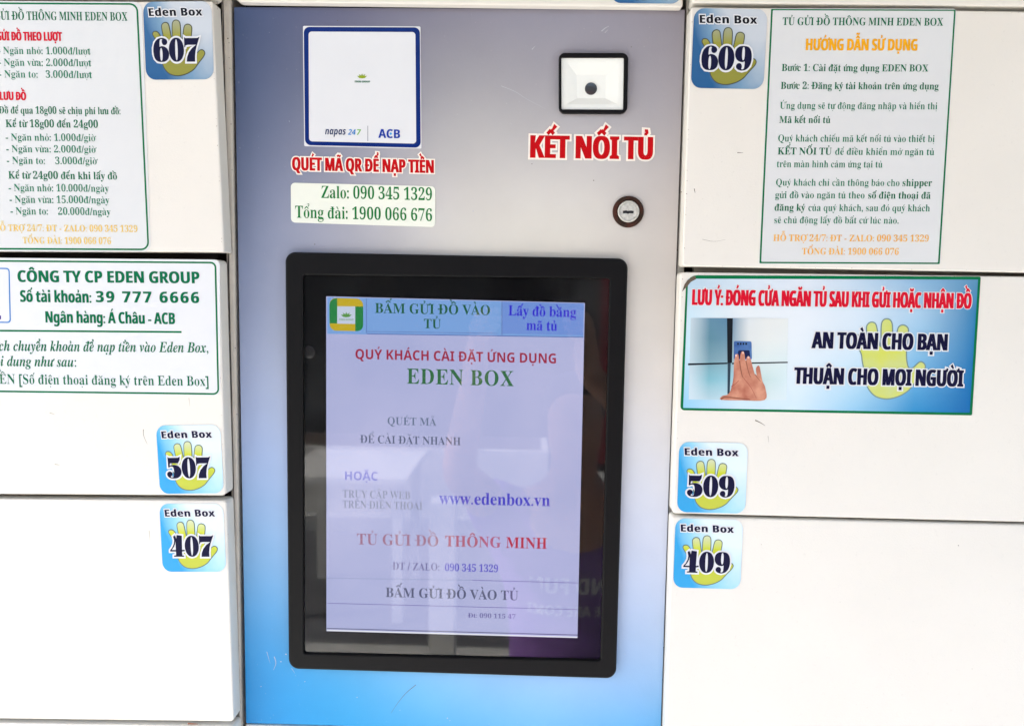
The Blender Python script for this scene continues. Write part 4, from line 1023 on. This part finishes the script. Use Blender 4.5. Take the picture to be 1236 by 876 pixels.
skinned('hair', N, E_, HR, pr)
for s in (-1, 1):
    lathe_c = Vector((PX + s * .032, 0, G + 1.535))
    o = lathe('eye', lathe_c, [(.010, 0), (.008, .004), (.004, .006)], mat('eye_white', (220, 214, 206), .3), pr, n=12)
    for v in o.data.vertices: v.co.y = v.co.y - PY * 0 + .098 + .004
# printing on the shirt, draped on the cloth
from mathutils.bvhtree import BVHTree
mv = [v.co.copy() for v in shirt.data.vertices]; bv = BVHTree.FromPolygons(mv, [tuple(p.vertices) for p in shirt.data.polygons])
def drape(text, xc, z, width, cap):
    sc = 1000.0
    # reads left to right for someone facing the shirt: their right is -X
    V, F = text_geo(text, 'sans', (0, 0), (width * sc, 0), cap * sc, 0, dx=.03, conv=lambda px, py, zz: Vector((px / sc, 0, -py / sc)))
    out = []
    for v in V:
        x = xc + width / 2 - v.x; zz = z + v.z
        q = Vector((x, 1, zz)) - WL[shirt]; h = bv.ray_cast(Vector((q.x, 1.0, q.z)), Vector((0, -1, 0)))
        yy = (h[0].y if h[0] else .1) + .002 + WL[shirt].y
        out.append(Vector((x, yy, zz)))
    mk('shirt_print', out, [tuple(reversed(f)) for f in F], MATS['sticker_white'], pr)
drape('AND FUN', PX - .0, G + 1.165, .20, .034)
drape('NCE ARE COMI', PX, G + 1.118, .20, .022)
ph = thing('phone', 'black phone held up in both hands, mirrored in the touchscreen', 'phone', (0, -.686, G + 1.76))
bw = solid('case', -.080, .080, -.692, -.684, G + 1.765, G + 1.84, BEZEL, ph)


# white plastic table standing in the sun behind the photographer
tb = thing('plastic_table', 'white plastic table on the road, mirrored at the left of the touchscreen', 'table', (-1.1, -3.9, GROUND - .12))
WHITE_PLASTIC = mat('white_plastic', (226, 224, 216), .4)
solid('table_top', -1.45, -.70, -4.3, -3.5, GROUND + .72, GROUND + .75, WHITE_PLASTIC, tb)
for corner_x in (-1.42, -.79):
    for corner_y in (-4.25, -3.6):
        solid('support', corner_x, corner_x + .06, corner_y, corner_y + .06, GROUND - .119, GROUND + .72, WHITE_PLASTIC, tb)
bollard = thing('bollard', 'short white bollard on the pavement, mirrored in the middle of the touchscreen', 'bollard', (-.335, -2.2, GROUND))
solid('shaft', -.385, -.285, -2.25, -2.15, GROUND, GROUND + 1.0, WHITE_PLASTIC, bollard)
# long pale planter by the far kerb
flowerbed = thing('planter', 'long pale concrete planter across the pavement, mirrored in the touchscreen', 'planter', (-1.6, -5.6, GROUND))
solid('box', -3.4, .15, -5.9, -5.3, GROUND + .001, GROUND + .55, mat('pale_planter', (214, 210, 200), .7, var=.1), flowerbed)
solid('soil', -3.34, .09, -5.84, -5.36, GROUND + .551, GROUND + .56, mat('soil', (60, 46, 36), .9), flowerbed)
bpy.data.objects.remove(_fo, do_unlink=True); bpy.data.curves.remove(_fc)
